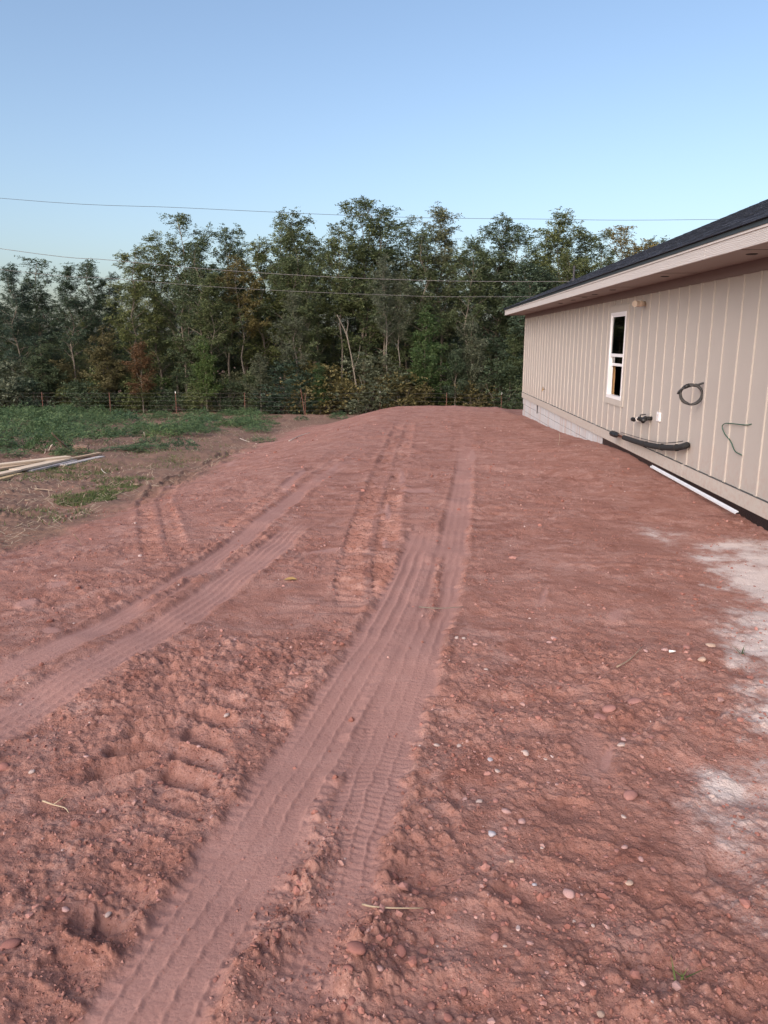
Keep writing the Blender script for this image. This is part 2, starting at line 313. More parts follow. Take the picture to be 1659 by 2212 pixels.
def detail(x, y):
    """relief on top of base_height and the packed / chalk / field zones"""
    n = x.size; crumb = np.zeros(n); z = np.zeros(n); pack = np.zeros(n); soft = np.zeros(n)
    dist = np.hypot(x, y); nz = fbm(x*3.1, y*3.1, 3); nzf = fbm(x*14, y*14, 3)
    tz = np.zeros(n)
    for ti, (A, L, wd, kind, dep) in enumerate(TR):
        mg = wd*.5 + .22; k = np.where((x > A[:, 0].min()-mg) & (x < A[:, 0].max()+mg) & (y > A[:, 1].min()-mg) & (y < A[:, 1].max()+mg))[0]
        if not len(k): continue
        X = x[k]; Y = y[k]; bd = np.full(len(k), 9.); bs = np.zeros(len(k)); bl = np.zeros(len(k))
        for i in range(len(A)-1):
            ax, ay = A[i]; ex, ey = A[i+1]-A[i]; ln = math.hypot(ex, ey) + 1e-9; ex /= ln; ey /= ln
            t = np.clip((X-ax)*ex + (Y-ay)*ey, 0, ln); qx = X-ax-t*ex; qy = Y-ay-t*ey; d = np.hypot(qx, qy); j = d < bd
            bd = np.where(j, d, bd); bs = np.where(j, L[i]+t, bs); bl = np.where(j, (X-ax)*ey-(Y-ay)*ex, bl)
        s, d = bs, bl + .016*nz[k] + .012*nzf[k]*(kind != 'tread'); ad = np.abs(d); hw = wd/2
        ends = ss(0, .35, s)*(1-ss(L[-1]-.5, L[-1], s)) if kind != 'tread' else 1-ss(L[-1]-1.3, L[-1], s + .3*nz[k])
        if kind == 'fine': ends = ss(0, .35, s)*(1-.85*ss(L[-1]*.42, L[-1]*.9, s))*(1-ss(L[-1]-.6, L[-1], s))
        if kind == 'lug': ends = ss(0, .8, s)*(1-ss(L[-1]-3, L[-1], s))
        inside = (1-ss(hw-.035, hw+.025, ad + .030*nzf[k] + .02*nz[k]))*ends
        if kind == 'berm':
            h = dep*np.exp(-(d/(hw*.75))**2)*ends*np.clip(.75+.8*nz[k]+.35*nzf[k], .1, 1.6); tz[k] += h; bm_ = np.exp(-(d/(hw*1.2))**2)*ends
            pack[k] *= 1-bm_; soft[k] *= 1-bm_; crumb[k] = np.maximum(crumb[k], bm_); continue
        if kind in ('tread', 'fine', 'rub'):
            wear = np.clip(.65 + .7*nz[k] + .6*fbm(X*.9+5, Y*.9, 2), .25, 1.1)
            h = -dep*inside*(.9+.25*nz[k])
            if kind == 'tread':
                for r0 in (-.62, -.2, .22, .64):
                    dd = d - r0*hw - .0035*tri(s/.075 + r0); sg = np.maximum(.0075, .0023*dist[k]); h += np.interp(dist[k], [2, 5, 8], [.007, .0115, .016])*np.exp(-(dd/sg)**2)*inside*wear
                sip = np.clip(tri(s/.052 + .15*np.sign(d)), -.6, .9); h += .0028*sip*ss(hw*.55, hw*.75, ad)*inside*wear
                h += .0005*np.clip(tri(s/.075 + .3*d/hw), .2, 1)*(1-ss(hw*.5, hw*.6, ad))*inside*wear
            elif kind == 'fine':
                h += .0016*tri(s/.036 + .9*np.abs(d)/hw)*inside*wear
                for r0 in (-.5, 0., .5): sg = np.maximum(.006, .0022*dist[k]); h += .007*np.exp(-((d - r0*hw)/sg)**2)*inside*wear
            h += (.006+.022*np.clip(nz[k], 0, 1))*np.exp(-((ad-hw-.03)/.03)**2)*ends*(1+.5*nzf[k])
            pk = inside*(.8 if kind != 'rub' else .6)
            pack[k] = np.maximum(pack[k], pk); f = np.clip(inside*1.1, 0, 1)
            tz[k] = tz[k]*(1-f) + np.where(inside > .02, h, tz[k]*f + h*(1-f)); soft[k] = np.maximum(soft[k], inside)
        else:
            pitch = .128 if kind == 'lug' else .165; side = np.sign(d)
            ph = (s + side*pitch*.25 - (ad/hw)*pitch*(.3 if kind == 'lug' else .85) + (.02 if kind == 'lug' else .035)*nz[k])/pitch
            q = (ph % 1); idn = TAB[(np.floor(ph).astype(int)*7 + ti*13 + (side > 0)*31) & 255, ti]
            bar = ss(.04, .38, q)*(1-ss(.45, .97, q)); lat = ss(.02, .06, ad)*(1-ss(hw*.82, hw*1.04, ad))
            amp = (.55 + .65*idn)*np.clip(.75+.9*fbm(X*1.7+3, Y*1.7, 2), .15, 1.2)*ends
            h = -dep*bar*lat*amp + dep*.45*np.exp(-((q-.97)/.13)**2)*lat*amp*(1+.25*nzf[k]) + dep*.3*np.exp(-((ad-hw*1.08)/.05)**2)*amp*(1+nz[k])
            f = (1-soft[k]); tz[k] += h*f; pass
    rough = (1-soft)
    cl = fbm(x*.8+31, y*.8+7, 3)
    z += .030*fbm(x*1.3+3, y*1.3, 3) + .011*rough*fbm(x*5, y*5, 4, .6)*(1+cl) + .006*rough*fbm(x*19, y*19, 3, .6)
    near = 1-ss(10, 26, dist)
    for cell, hgt, so in ((.09, .22, 3), (.05, .5, 11), (.028, .8, 29)):
        f1, idn = worley(x/cell, y/cell, so); r0 = .16 + .42*idn**2
        dome = np.sqrt(np.clip(1-(f1/r0)**2, 0, 1))*r0*cell*hgt
        z += dome*rough*np.clip(np.clip(.45+1.1*cl+.4*nz, 0, 1)+1.2*crumb, 0, 1.6)*(near*.8+.2)*(idn > .35)
    # shallow pits and drag ripples in the loose foreground
    f1, idn = worley(x/.30+.3*nz, y/.24, 47); fore = (1-ss(3.2, 5.5, dist))
    z -= .022*(1-ss(.12, .5, f1))*(idn > .6)*rough*fore
    z += .010*rough*fbm(x*1.6+.4*y+77, y*11+5, 3)*np.clip(.3+fbm(x*.6+77, y*1.4+5, 2)*2, 0, 1)
    # loose berm between the two main tracks near the viewer, heap at the lower edge
    z += tz
    detail.crumb = crumb
    return z, pack, soft
CB = ((1140,1480,.5),(1180,1520,.7),(1220,1530,.9),(1260,1560,1),(1300,1575,.95),(1340,1545,.85),(1400,1575,1),(1450,1585,1),(1500,1565,1),(1560,1560,.95),(1620,1600,.8),(1700,1560,.6),(1800,1520,.5),(1900,1520,.42),(2000,1560,.34),(2212,1640,.25))
CHK = sorted((lambda g, st: (g.y, g.x, st))(ground_at(px, py), st) for py, px, st in CB); CHK = np.array(CHK).T
def zone_maps(x, y, pack, soft):
    dist = np.hypot(x, y); n1 = fbm(x*1.1+3, y*1.1+8, 5, .65); n2 = fbm(x*4+1, y*4, 4, .6)
    # chalky spill beside the house, to the right of the tracks
    cx = np.interp(y, CHK[0], CHK[1])
    white = ss(-.18, .40, x - cx + .36*n1 + .22*n2)*(1-ss(6.7, 7.6, y + .5*n1))*np.interp(y, CHK[0], CHK[2])
    sm = (1-ss(.02, .5, np.abs(x-2.42+.3*n1) + np.abs(y-7.2)*.4 + .3*n2))*.5
    white = np.clip(np.maximum(white, sm)*(.85+.55*n2), 0, 1)
    e = np.interp(y, [0, 5, 6.5, 8.5, 11, 14, 18, 24, 30], [-6, -4.2, -3.75, -3.5, -3.55, -3.9, -3.9, -4.2, -4.0])
    fld = 1-ss(-.35, .35, x - e + .5*n1 + .25*n2); fld = np.maximum(fld, ss(29, 31.5, y + n1)); fld = np.maximum(fld, ss(30, 34, dist))
    rubm = np.zeros(x.size)
    return white, fld
RUBW = []
for (px, py, a, b, ang) in RUBS:
    c = ground_at(px, py); q = ground_at(px+a*math.cos(R(ang)), py+a*math.sin(R(ang))); q2 = ground_at(px-b*math.sin(R(ang)), py+b*math.cos(R(ang)))
    RUBW.append((c, Vector((q.x-c.x, q.y-c.y)), Vector((q2.x-c.x, q2.y-c.y))))
def rubs(x, y):
    r = np.zeros(x.size); n2 = fbm(x*6+1, y*6, 3)
    for c, u, v in RUBW:
        det = u.x*v.y-u.y*v.x; k = np.where((np.abs(x-c.x) < 2) & (np.abs(y-c.y) < 3))[0]
        if not len(k) or abs(det) < 1e-9: continue
        dx = x[k]-c.x; dy = y[k]-c.y; a = (dx*v.y-dy*v.x)/det; b = (-dx*u.y+dy*u.x)/det
        r[k] = np.maximum(r[k], (1-ss(.55, 1.05, np.hypot(a, b) + .35*n2[k])))
    return r
def ground_z(x, y):
    x = np.atleast_1d(np.asarray(x, float)); y = np.atleast_1d(np.asarray(y, float))
    z, pk, sf = detail(x, y); k = rubs(x, y); return base_height(x, y) + z*(1-.75*k)

def build_ground():
    F0 = YAW; th = np.concatenate([np.linspace(-math.pi, -.82, 60, endpoint=False), np.linspace(-.82, .82, 760), np.linspace(.82, math.pi, 61)[1:-1]])
    rr = [.06, .3, .6, .9, 1.15]; r = 1.25
    while r < 900:
        rr.append(r); r += r*(.0028 if r < 4.2 else .0036 if r < 7 else .0036 + (min(r, 30)-7)*.00042) if r < 48 else r*.12
    rr = np.array(rr); nth, nr = len(th), len(rr)
    Rg, Tg = np.meshgrid(rr, th, indexing='ij'); x = (Rg*np.sin(Tg - F0)).ravel(); y = (Rg*np.cos(Tg - F0)).ravel()
    z, pack, soft = detail(x, y); rb = rubs(x, y); white, fld = zone_maps(x, y, pack, soft)
    dist = np.hypot(x, y); fade = 1-ss(45, 60, dist)
    z = base_height(x, y) + z*fade*(1-.75*rb)*(1+1.3*fld)
    pack = np.maximum(pack*(1-fld), rb*.95)
    i = np.arange(nr-1)[:, None]*nth; j = np.arange(nth)[None, :]; jn = (j+1) % nth
    Q = np.stack([i+j, i+jn, i+nth+jn, i+nth+j], -1).reshape(-1, 4)[:, ::-1]
    zones = np.stack([pack, white, fld, np.ones_like(pack)], 1)
    me = fast_mesh('ground', np.stack([x, y, z], 1), Q, {'zones': zones}, True)
    print('ground quads', len(Q))
    return tag(link('ground', me, M['ground']), 'red clay yard with tyre tracks sloping down to a weedy field', kind='structure')
build_ground()

# ------------------------------------------------------------------ house
HY0, HY1 = -1.6, 24.5                                # near and far end of the long wall
EX, EY0, EY1 = 3.0, -2.2, 25.0                       # eave line
SOF, FT = 2.482, 2.60                                 # soffit height, fascia top
PITCHK, HALF = 0.415, 7.2
RZ = 2.665                                           # roof plane height at x = EX - .04
house = empty('house', (WALL_X, HY1, -.7)); HO = Vector(house.location)
tag(house, 'single-storey tan board-and-batten house with dark shingle hip roof', 'house')
def hp(name, mb, mat, parent=house, **k): return mb.build(name, M[mat], parent, **k)
def hb(): return MB(HO)
WY0, WY1, WZ0, WZ1 = 13.05, 14.02, .67, 2.15         # window opening
SB, ST = .085, 2.36                                  # siding visible from skirt to frieze
y = HY1; edges = []
while y > WY1 + .1: y2 = max(y-1.219, WY1); edges.append((y2, y)); y = y2
y = WY0
while y > HY0 + .1: y2 = max(y-1.219, HY0); edges.append((y2, y)); y = y2
for a, b in edges: hp('siding_panel', hb().box((WALL_X, a+.0015, SB-.02), (WALL_X+.018, b-.0015, ST+.05)), 'siding')
hp('siding_panel', hb().box((WALL_X, WY0+.0015, SB-.02), (WALL_X+.018, WY1-.0015, WZ0)), 'siding')
hp('siding_panel', hb().box((WALL_X, WY0+.0015, WZ1), (WALL_X+.018, WY1-.0015, ST+.05)), 'siding')
# wall core, end walls, floor and ceiling keep the inside dark
wall = hp('wall', hb().box((WALL_X+.02, WY1+.02, -.06), (WALL_X+.11, HY1-.02, SOF-.003)).box((WALL_X+.02, HY0, -.06), (WALL_X+.11, WY0-.02, SOF-.003))
   .box((WALL_X+.02, WY0-.02, -.06), (WALL_X+.11, WY1+.02, WZ0-.02)).box((WALL_X+.02, WY0-.02, WZ1+.02), (WALL_X+.11, WY1+.02, SOF-.003)), 'dark_in')
FX = EX + 2*HALF - .6
hp('end_wall', hb().box((WALL_X+.001, HY1-.018, SB-.02), (FX, HY1, SOF-.003)), 'siding')
hp('end_wall', hb().box((WALL_X+.001, HY0-.02, SB-.02), (FX, HY0-.001, SOF-.003)), 'siding')
hp('rear_wall', hb().box((FX, HY0, SB-.02), (FX+.02, HY1, SOF-.003)), 'siding')
hp('floor', hb().box((WALL_X+.17, HY0+.01, -.05), (FX-.01, HY1-.03, .1)), 'dark_in')
hp('ceiling', hb().box((WALL_X+.17, HY0+.01, SOF-.05), (FX-.01, HY1-.03, SOF-.004)), 'dark_in')
# partition with bare studs seen through the open sash
for k in range(6):
    hp('stud', hb().box((WALL_X+1.6+.4*k, 18.2, .1), (WALL_X+1.64+.4*k, 18.29, SOF-.06)), 'jamb')
# battens: one shared mesh per length
def batten_mesh(z0, z1):
    b = MB(); c = .004; X0 = -.015
    b.add([(X0, -.029+c, z0), (X0, .029-c, z0), (0, .029, z0), (0, -.029, z0), (X0, -.029+c, z1), (X0, .029-c, z1), (0, .029, z1), (0, -.029, z1)],
          [(0,1,2,3),(4,7,6,5),(0,4,5,1),(1,5,6,2),(3,7,4,0)]); me = b.mesh('batten'); me.materials.append(M['siding']); return me
BM = batten_mesh(SB+.001, ST); BL = batten_mesh(SB+.001, .562); BU = batten_mesh(2.282, ST)
k = 0; yb = HY1 - .03
rb = random.Random(4)
while yb > HY0:
    inw = 12.92 < yb < 14.14
    for me in ((BL, BU) if inw else (BM,)):
        o = link('batten', me, None, house, Vector((WALL_X-.0005, yb + rb.uniform(-.006, .006), 0)) - HO); o.rotation_euler = (rb.uniform(-.0015, .0015), 0, 0)
    yb -= .4064
# corner board, frieze, skirt
hp('corner_board', hb().box((WALL_X-.021, HY1-.012, SB+.002), (WALL_X-.001, HY1+.02, ST-.002)), 'trim')
y = HY1 + .02
while y > HY0:
    y2 = max(y-4.877, HY0)
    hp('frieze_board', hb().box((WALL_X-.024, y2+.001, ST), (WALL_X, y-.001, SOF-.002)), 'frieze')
    hp('skirt_board', hb().box((WALL_X-.030, y2+.001, -.085), (WALL_X+.0, y-.001, SB-.004)), 'trim', bevel=.003)
    hp('drip_cap', hb().box((WALL_X-.034, y2+.05, SB-.003), (WALL_X, y-.05, SB)), 'dripdark'); y = y2
# foundation
fnd = hp('foundation', hb().box((WALL_X+.022, HY0, -1.2), (WALL_X+.2, HY1-.03, -.086)), 'mortar')
bme = MB().box((0, -.195, 0), (.02, .195, .19)).mesh('block')
bm = bmesh.new(); bm.from_mesh(bme); bmesh.ops.bevel(bm, geom=bm.edges[:], offset=.004, segments=1, affect='EDGES'); bm.to_mesh(bme); bm.free(); bme.materials.append(M['concrete'])
for c in range(4):
    for k in range(27):
        yy = HY1 - .03 - .2 - .4*k - (.2 if c % 2 else 0)
        if yy < 14.2: continue
        link('concrete_block', bme, None, fnd, Vector((WALL_X+.005 + rb.uniform(-.0015, .0015), yy, -.282 - .2*c)) - HO)
hp('waterproof_membrane', hb().box((WALL_X-.004, HY0, -.45), (WALL_X+.02, 14.15, -.088)), 'membrane', fnd)
hp('anchor_strap', hb().box((WALL_X-.012, 21.55, -.33), (WALL_X+.003, 21.62, -.087)), 'steel')
# eave: fascia boards, drip edge, soffit panels, round vents
y = EY1
while y > EY0:
    y2 = max(y-4.2, EY0)
    hp('fascia_board', hb().box((EX, y2+.0015, SOF-.006), (EX+.022, y-.0015, FT)), 'fascia', bevel=.002)
    y = y2
hp('fascia_board', hb().box((EX, EY1, SOF-.006), (FX+.6, EY1+.022, FT)), 'fascia')
hp('drip_edge', hb().box((EX-.012, EY0, FT+.001), (EX+.02, EY1+.012, FT+.022)), 'drip')
hp('roof_edge', hb().box((EX-.022, EY0, FT+.023), (EX+.03, EY1+.022, RZ-.002)), 'dripdark')
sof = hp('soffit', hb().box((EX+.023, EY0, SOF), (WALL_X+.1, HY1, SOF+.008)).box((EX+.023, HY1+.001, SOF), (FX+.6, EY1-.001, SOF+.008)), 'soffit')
for yj in (22.06, 19.62, 17.18, 14.74, 12.3, 9.86, 7.42): hp('soffit_seam', hb().box((EX+.03, yj, SOF-.003), (WALL_X-.03, yj+.006, SOF-.0005)), 'vent', sof)
for px, py in ((1587,548.6),(1407,597),(1200,655),(1226,648),(1247,641.7),(1271,636),(1298,626)):
    q = at_z(px, py, SOF); v = MB(HO); r0 = .055
    v.tube([(EX+.3, q.y, SOF-.004), (EX+.3, q.y, SOF-.0005)], r0, 20); v.tube([(EX+.3, q.y, SOF-.007), (EX+.3, q.y, SOF-.003)], r0*.8, 20); hp('soffit_vent', v, 'vent', sof)
# roof: hip; left slope carries real shingles
def rz(x): return RZ + (x-(EX-.04))*PITCHK
RX = EX - .04 + HALF; e0, e1, xr = EY0-.04, EY1+.04, EX-.04+2*HALF
roof = hb().add([(EX-.04, e0, RZ), (EX-.04, e1, RZ), (xr, e1, RZ), (xr, e0, RZ), (RX, e0+HALF, rz(RX)), (RX, e1-HALF, rz(RX))],
                [(0,4,5,1),(1,5,2),(2,5,4,3),(3,4,0),(0,1,2,3)])
roof = hp('roof', roof, 'shingle')
sn = math.hypot(1, PITCHK); EXPO = .143; up2 = Vector((1/sn, 0, PITCHK/sn)); nrm = Vector((-PITCHK/sn, 0, 1/sn))
def tab_verts(u0, y0, y1, th):                       # wedge: thick butt towards the eave
    o = Vector((EX-.048, 0, RZ+.001)); P = lambda u, yy, h: o + up2*u + nrm*h + Vector((0, yy, 0))
    return [P(u0, y0, .0), P(u0, y1, .0), P(u0+EXPO+.02, y1, .0), P(u0+EXPO+.02, y0, .0), P(u0, y0, th), P(u0, y1, th), P(u0+EXPO+.02, y1, .003), P(u0+EXPO+.02, y0, .003)]
TF = [(4,5,6,7)[::-1],(0,1,5,4)[::-1],(1,2,6,5)[::-1],(3,0,4,7)[::-1]]
rs = random.Random(11); single = []; massv = []; masst = []
nc = int(HALF*sn/EXPO)
for c in range(nc):
    u = c*EXPO; x = EX-.04 + u/sn; ya, yb2 = e0 + (x-EX+.04), e1 - (x-EX+.04); yy = ya + rs.uniform(0, .3)
    while yy < yb2:
        ln = rs.choice((.18, .22, .27, .33, .33)); th = rs.choice((.008, .010, .014)); t = rs.random()
        item = (tab_verts(u, yy, min(yy+ln-.004, yb2), th), t)
        if c < 9 and 6.8 < yy < 16: single.append((yy, item))
        else: massv += item[0]; masst += [t]*8
        yy += ln
single.sort(key=lambda q: q[0])
for i, (yy, (vs, t)) in enumerate(single):
    if i < 299:
        b = MB(HO).add(vs, TF); me = b.mesh('shingle'); ca = me.color_attributes.new('tint', 'FLOAT_COLOR', 'POINT'); ca.data.foreach_set('color', [t, t, t, 1]*8); link('shingle', me, M['shingle'], roof)
    else: massv += vs; masst += [t]*8
nq = len(massv)//8; Q = np.concatenate([np.array(TF) + 8*i for i in range(nq)]); tv = np.repeat(np.array(masst)[:, None], 4, 1)
tag(link('shingle_field', fast_mesh('shingle_field', np.array([tuple(v-HO) for v in massv]), Q, {'tint': tv}), M['shingle'], roof), kind='stuff')
hipm = hb()
for i in range(44):                                  # cap shingles down the far hip
    t = i*HALF/44; t2 = t + HALF/44 + .03; a = Vector((EX-.04+t, e1-t, rz(EX-.04+t)+.022)); b = Vector((EX-.04+t2, e1-t2, rz(EX-.04+t2)+.012))
    w1 = Vector((.07, .14, -.01)).normalized()*.12; d1 = Vector((-.02, -.13, -.012)); d2 = Vector((.13, .02, -.012))
    hipm.add([a, a+d1, b+d1, b, a+d2, b+d2], [(0,1,2,3),(0,3,5,4),(0,4,1)])
hp('hip_cap', hipm, 'shingle', roof)
q = at_y(1238, 612, 17.5); vx = next(x for x in np.linspace(3, 10, 700) if at_x(1239, 606, x).z < rz(x) + .02); q = at_x(1239, 606, vx)
hp('vent_pipe', MB(HO).tube([(q.x, q.y, rz(q.x)-.05), (q.x, q.y, rz(q.x)+.38)], .032, 12).tube([(q.x, q.y, rz(q.x)), (q.x, q.y, rz(q.x)+.09)], [.1, .04], 12), 'steel', roof)
hp('pipe_flashing', MB(HO).box((q.x-.2, q.y-.2, rz(q.x-.2)+.03), (q.x+.05, q.y+.2, rz(q.x-.2)+.036)), 'steel', roof)

# window, lower sash pushed up
win = empty('window', Vector((WALL_X, 13.535, WZ0)) - HO); win.parent = house; WO = Vector((WALL_X, 13.535, WZ0))
def ring(mb, x0, x1, y0, y1, z0, z1, w_, wb=None):
    wb = wb or w_; return mb.box((x0, y0, z0), (x1, y0+w_, z1)).box((x0, y1-w_, z0), (x1, y1, z1)).box((x0, y0+w_+.0002, z0), (x1, y1-w_-.0002, z0+wb)).box((x0, y0+w_+.0002, z1-w_), (x1, y1-w_-.0002, z1))
g = M['glass'] = None
def glass_material():
    m, n, b = nodes('window_glass'); n.nodes.remove(b)
    t = N(n, 'ShaderNodeBsdfTransparent'); t.inputs[0].default_value = (.55, .6, .58, 1); gl = N(n, 'ShaderNodeBsdfGlossy', Roughness=.02); fr = N(n, 'ShaderNodeFresnel', IOR=2.0); mx = n.nodes.new('ShaderNodeMixShader')
    n.links.new(fr.outputs[0], mx.inputs[0]); n.links.new(t.outputs[0], mx.inputs[1]); n.links.new(gl.outputs[0], mx.inputs[2]); n.links.new(mx.outputs[0], n.nodes['Material Output'].inputs[0]); return m
M['glass'] = glass_material()
def wp(name, mb, mat): return mb.build(name, M[mat], win)
WB = lambda: MB(WO)
wp('frame', ring(WB(), WALL_X-.028, WALL_X+.055, WY0+.001, WY1-.001, WZ0+.001, WZ1-.001, .042, .055), 'vinyl')
wp('upper_sash', ring(WB(), WALL_X-.016, WALL_X+.012, WY0+.044, WY1-.044, 1.395, WZ1-.044, .032, .052), 'vinyl')
wp('pane', WB().box((WALL_X-.004, WY0+.074, 1.44), (WALL_X+.002, WY1-.074, WZ1-.07)), 'glass')
wp('lower_sash', ring(WB(), WALL_X+.016, WALL_X+.044, WY0+.045, WY1-.045, 1.235, 1.93, .034, .045), 'vinyl')
wp('pane', WB().box((WALL_X+.027, WY0+.077, 1.275), (WALL_X+.033, WY1-.077, 1.9)), 'glass')
wp('jamb', ring(WB(), WALL_X+.056, WALL_X+.112, WY0-.015, WY1+.015, WZ0-.015, WZ1+.015, .019), 'jamb')
ca_ = MB(WO); cw = .105; x0 = WALL_X-.022
wp('casing', WB().box((x0, WY0-cw, WZ0-.10), (WALL_X-.0008, WY0, WZ1+cw)), 'trim'); wp('casing', WB().box((x0, WY1, WZ0-.10), (WALL_X-.0008, WY1+cw, WZ1+cw)), 'trim')
wp('casing', WB().box((x0-.002, WY0+.0005, WZ1), (WALL_X-.0008, WY1-.0005, WZ1+cw+.003)), 'trim'); wp('sill', WB().box((x0-.004, WY0+.0005, WZ0-.103), (WALL_X-.0008, WY1-.0005, WZ0)), 'trim')
# fixed fittings on the wall
ob = hp('outlet_cover', hb().box((WALL_X-.028, 10.97, .53), (WALL_X-.001, 11.10, .66)), 'vinyl', bevel=.003)
hp('socket', hb().box((WALL_X-.034, 11.01, .60), (WALL_X-.0285, 11.06, .632)).box((WALL_X-.034, 11.01, .55), (WALL_X-.0285, 11.06, .582)), 'drip', ob)
hb2 = MB(HO); by, bz = 20.45, .42
hb2.tube([(WALL_X, by, bz), (WALL_X-.09, by, bz)], .012, 10).tube([(WALL_X-.06, by, bz), (WALL_X-.10, by-.02, bz-.06)], .012, 10).tube([(WALL_X-.07, by, bz), (WALL_X-.07, by, bz+.05)], .007, 8)
hb2.tube([(WALL_X-.07, by-.045, bz+.05), (WALL_X-.07, by+.045, bz+.05)], .009, 8); hp('hose_bib', hb2, 'brass', smooth=True)

# ------------------------------------------------------------------ things hanging from or sticking out of the wall
X = WALL_X
o = empty('cable_coil', (X-.03, 9.65, .92)); tag(o, 'coil of black cable hanging from the tan siding', 'cable')
cc = []; CC = Vector((X-.135, 9.52, 1.015)); hv = Vector((.93, -.35, 0))
for i in range(60):
    a = math.pi*.38 + i/59*math.pi*2*2.0; rr_ = .118 + .008*math.sin(i*.35) + .006*(i % 30 > 15); cc.append(CC + hv*rr_*.95*math.cos(a) + Vector((0, 0, rr_*math.sin(a))) + Vector((0, .022*math.sin(i*.21), 0)))
cc = [Vector((X+.01, 9.45, 1.165)), Vector((X-.04, 9.47, 1.15))] + cc + [CC - hv*.115 + Vector((0, .01, .06)), CC - hv*.15 + Vector((0, .01, .0))]
MB(o.location).tube(spline(cc, 2), .0135, 10).build('cable', M['black'], o, smooth=True)
MB(o.location).tube([CC - hv*.03 + Vector((0, 0, .115)), CC - hv*.085 + Vector((0, 0, .085))], .024, 10).build('tie', M['black'], o, smooth=True)
# insulated refrigerant pipes
o = empty('insulated_pipe', (X-.06, 11.4, 0)); tag(o, 'bent black foam-insulated pipe leaving the wall above the skirt board', 'pipe')
pp = [at_x(1483, 961, X+.02), at_x(1482, 962, X-.06), at_x(1462, 967, X-.10), at_x(1430, 966, X-.10), at_x(1395, 960, X-.11), at_x(1365, 951, X-.12), at_x(1348, 945, X-.13)]
MB(o.location).tube(spline(pp, 5), .040, 14).build('foam_sleeve', M['foam'], o, smooth=True)
e = pp[-1]; f = at_x(1322, 936, X-.14); dd = (f-e)
for k in (-.02, .02): MB(o.location).tube([e, e+dd*.5+Vector((0, 0, k)), e+dd*.95+Vector((0, 0, k*.5))], .008, 8).build('copper_pipe', M['copper'], o, smooth=True)
MB(o.location).tube([e+dd*.45, e+dd*.6, e+dd*.85, e+dd*1.0, e+dd*1.1], [.02, .05, .055, .05, .02], 8).build('plastic_wrap', M['black'], o)
MB(o.location).tube(spline([pp[0]+Vector((-.05, 0, .05)), pp[2]+Vector((-.03, 0, .07)), pp[3]+Vector((-.02, 0, .06)), pp[4]+Vector((-.02, 0, .075)), pp[6]+Vector((-.02, .1, .07))], 4), .005, 6).build('control_wire', M['black'], o)
for k in (2, 3, 4):
    t_ = (pp[k+1]-pp[k-1]).normalized(); MB(o.location).tube([pp[k]-t_*.008, pp[k]+t_*.008], .0485, 14).build('tie', M['vent'], o)
# black pipe stub with valve
o = empty('gas_valve', (X-.05, 12.0, .46)); tag(o, 'black iron pipe stub with valve beside the white outlet', 'valve')
a, b = at_x(1368, 906, X-.09), at_x(1395, 904, X-.09); c = Vector((X, b.y, b.z))
MB(o.location).tube([c, c+Vector((-.09, 0, 0))], .03, 12).tube([b, a], .022, 12).build('pipe', M['black'], o, smooth=True)
for t in (.0, .45, 1.0):
    m_ = b.lerp(a, t); MB(o.location).tube([m_ + Vector((0, .035, 0)), m_ - Vector((0, .035, 0))], .034, 12).build('fitting', M['black'], o)
m_ = b.lerp(a, .62); MB(o.location).tube([m_ + Vector((0, .012, 0)), m_ - Vector((0, .012, 0))], .036, 12).build('collar', M['drip'], o)
MB(o.location).tube([b.lerp(a, .45), b.lerp(a, .45)+Vector((0, 0, .06)), b.lerp(a, .05)+Vector((0, 0, .06))], .008, 8).build('lever', M['black'], o)
MB(o.location).tube([b, b+Vector((-.06, -.05, -.04))], .033, 12).build('elbow', M['black'], o, smooth=True)
# pale pipe stub under the frieze
o = empty('vent_stub', (X-.05, 12.4, 2.2)); tag(o, 'pale pipe stub sticking out of the wall above the window corner', 'pipe')
a, b = at_x(1371, 656, X-.20), at_x(1396, 656, X+.02)
dv = (a-b).normalized(); MB(o.location).tube([b, a], .038, 14).build('pipe', M['pvc'], o, smooth=True)
MB(o.location).tube([a-dv*.06, a], .047, 14).build('collar', M['pvc'], o); m_ = b.lerp(a, .5); MB(o.location).tube([m_-dv*.02, m_+dv*.03], .047, 14).build('collar', M['pvc'], o)
# thin green wire
gp = [at_x(1624, 916, X), at_x(1610, 918, X-.02), at_x(1580, 915, X-.03), at_x(1566, 915, X-.035), at_x(1560, 922, X-.03), at_x(1566, 938, X-.025), at_x(1578, 953, X-.022), at_x(1586, 972, X-.022), at_x(1592, 978, X-.024), at_x(1602, 983, X-.03)]
tag(MB().tube(spline(gp, 5), .0055, 8).build('green_wire', M['green'], smooth=True), 'thin green wire dangling from the tan siding', 'wire')

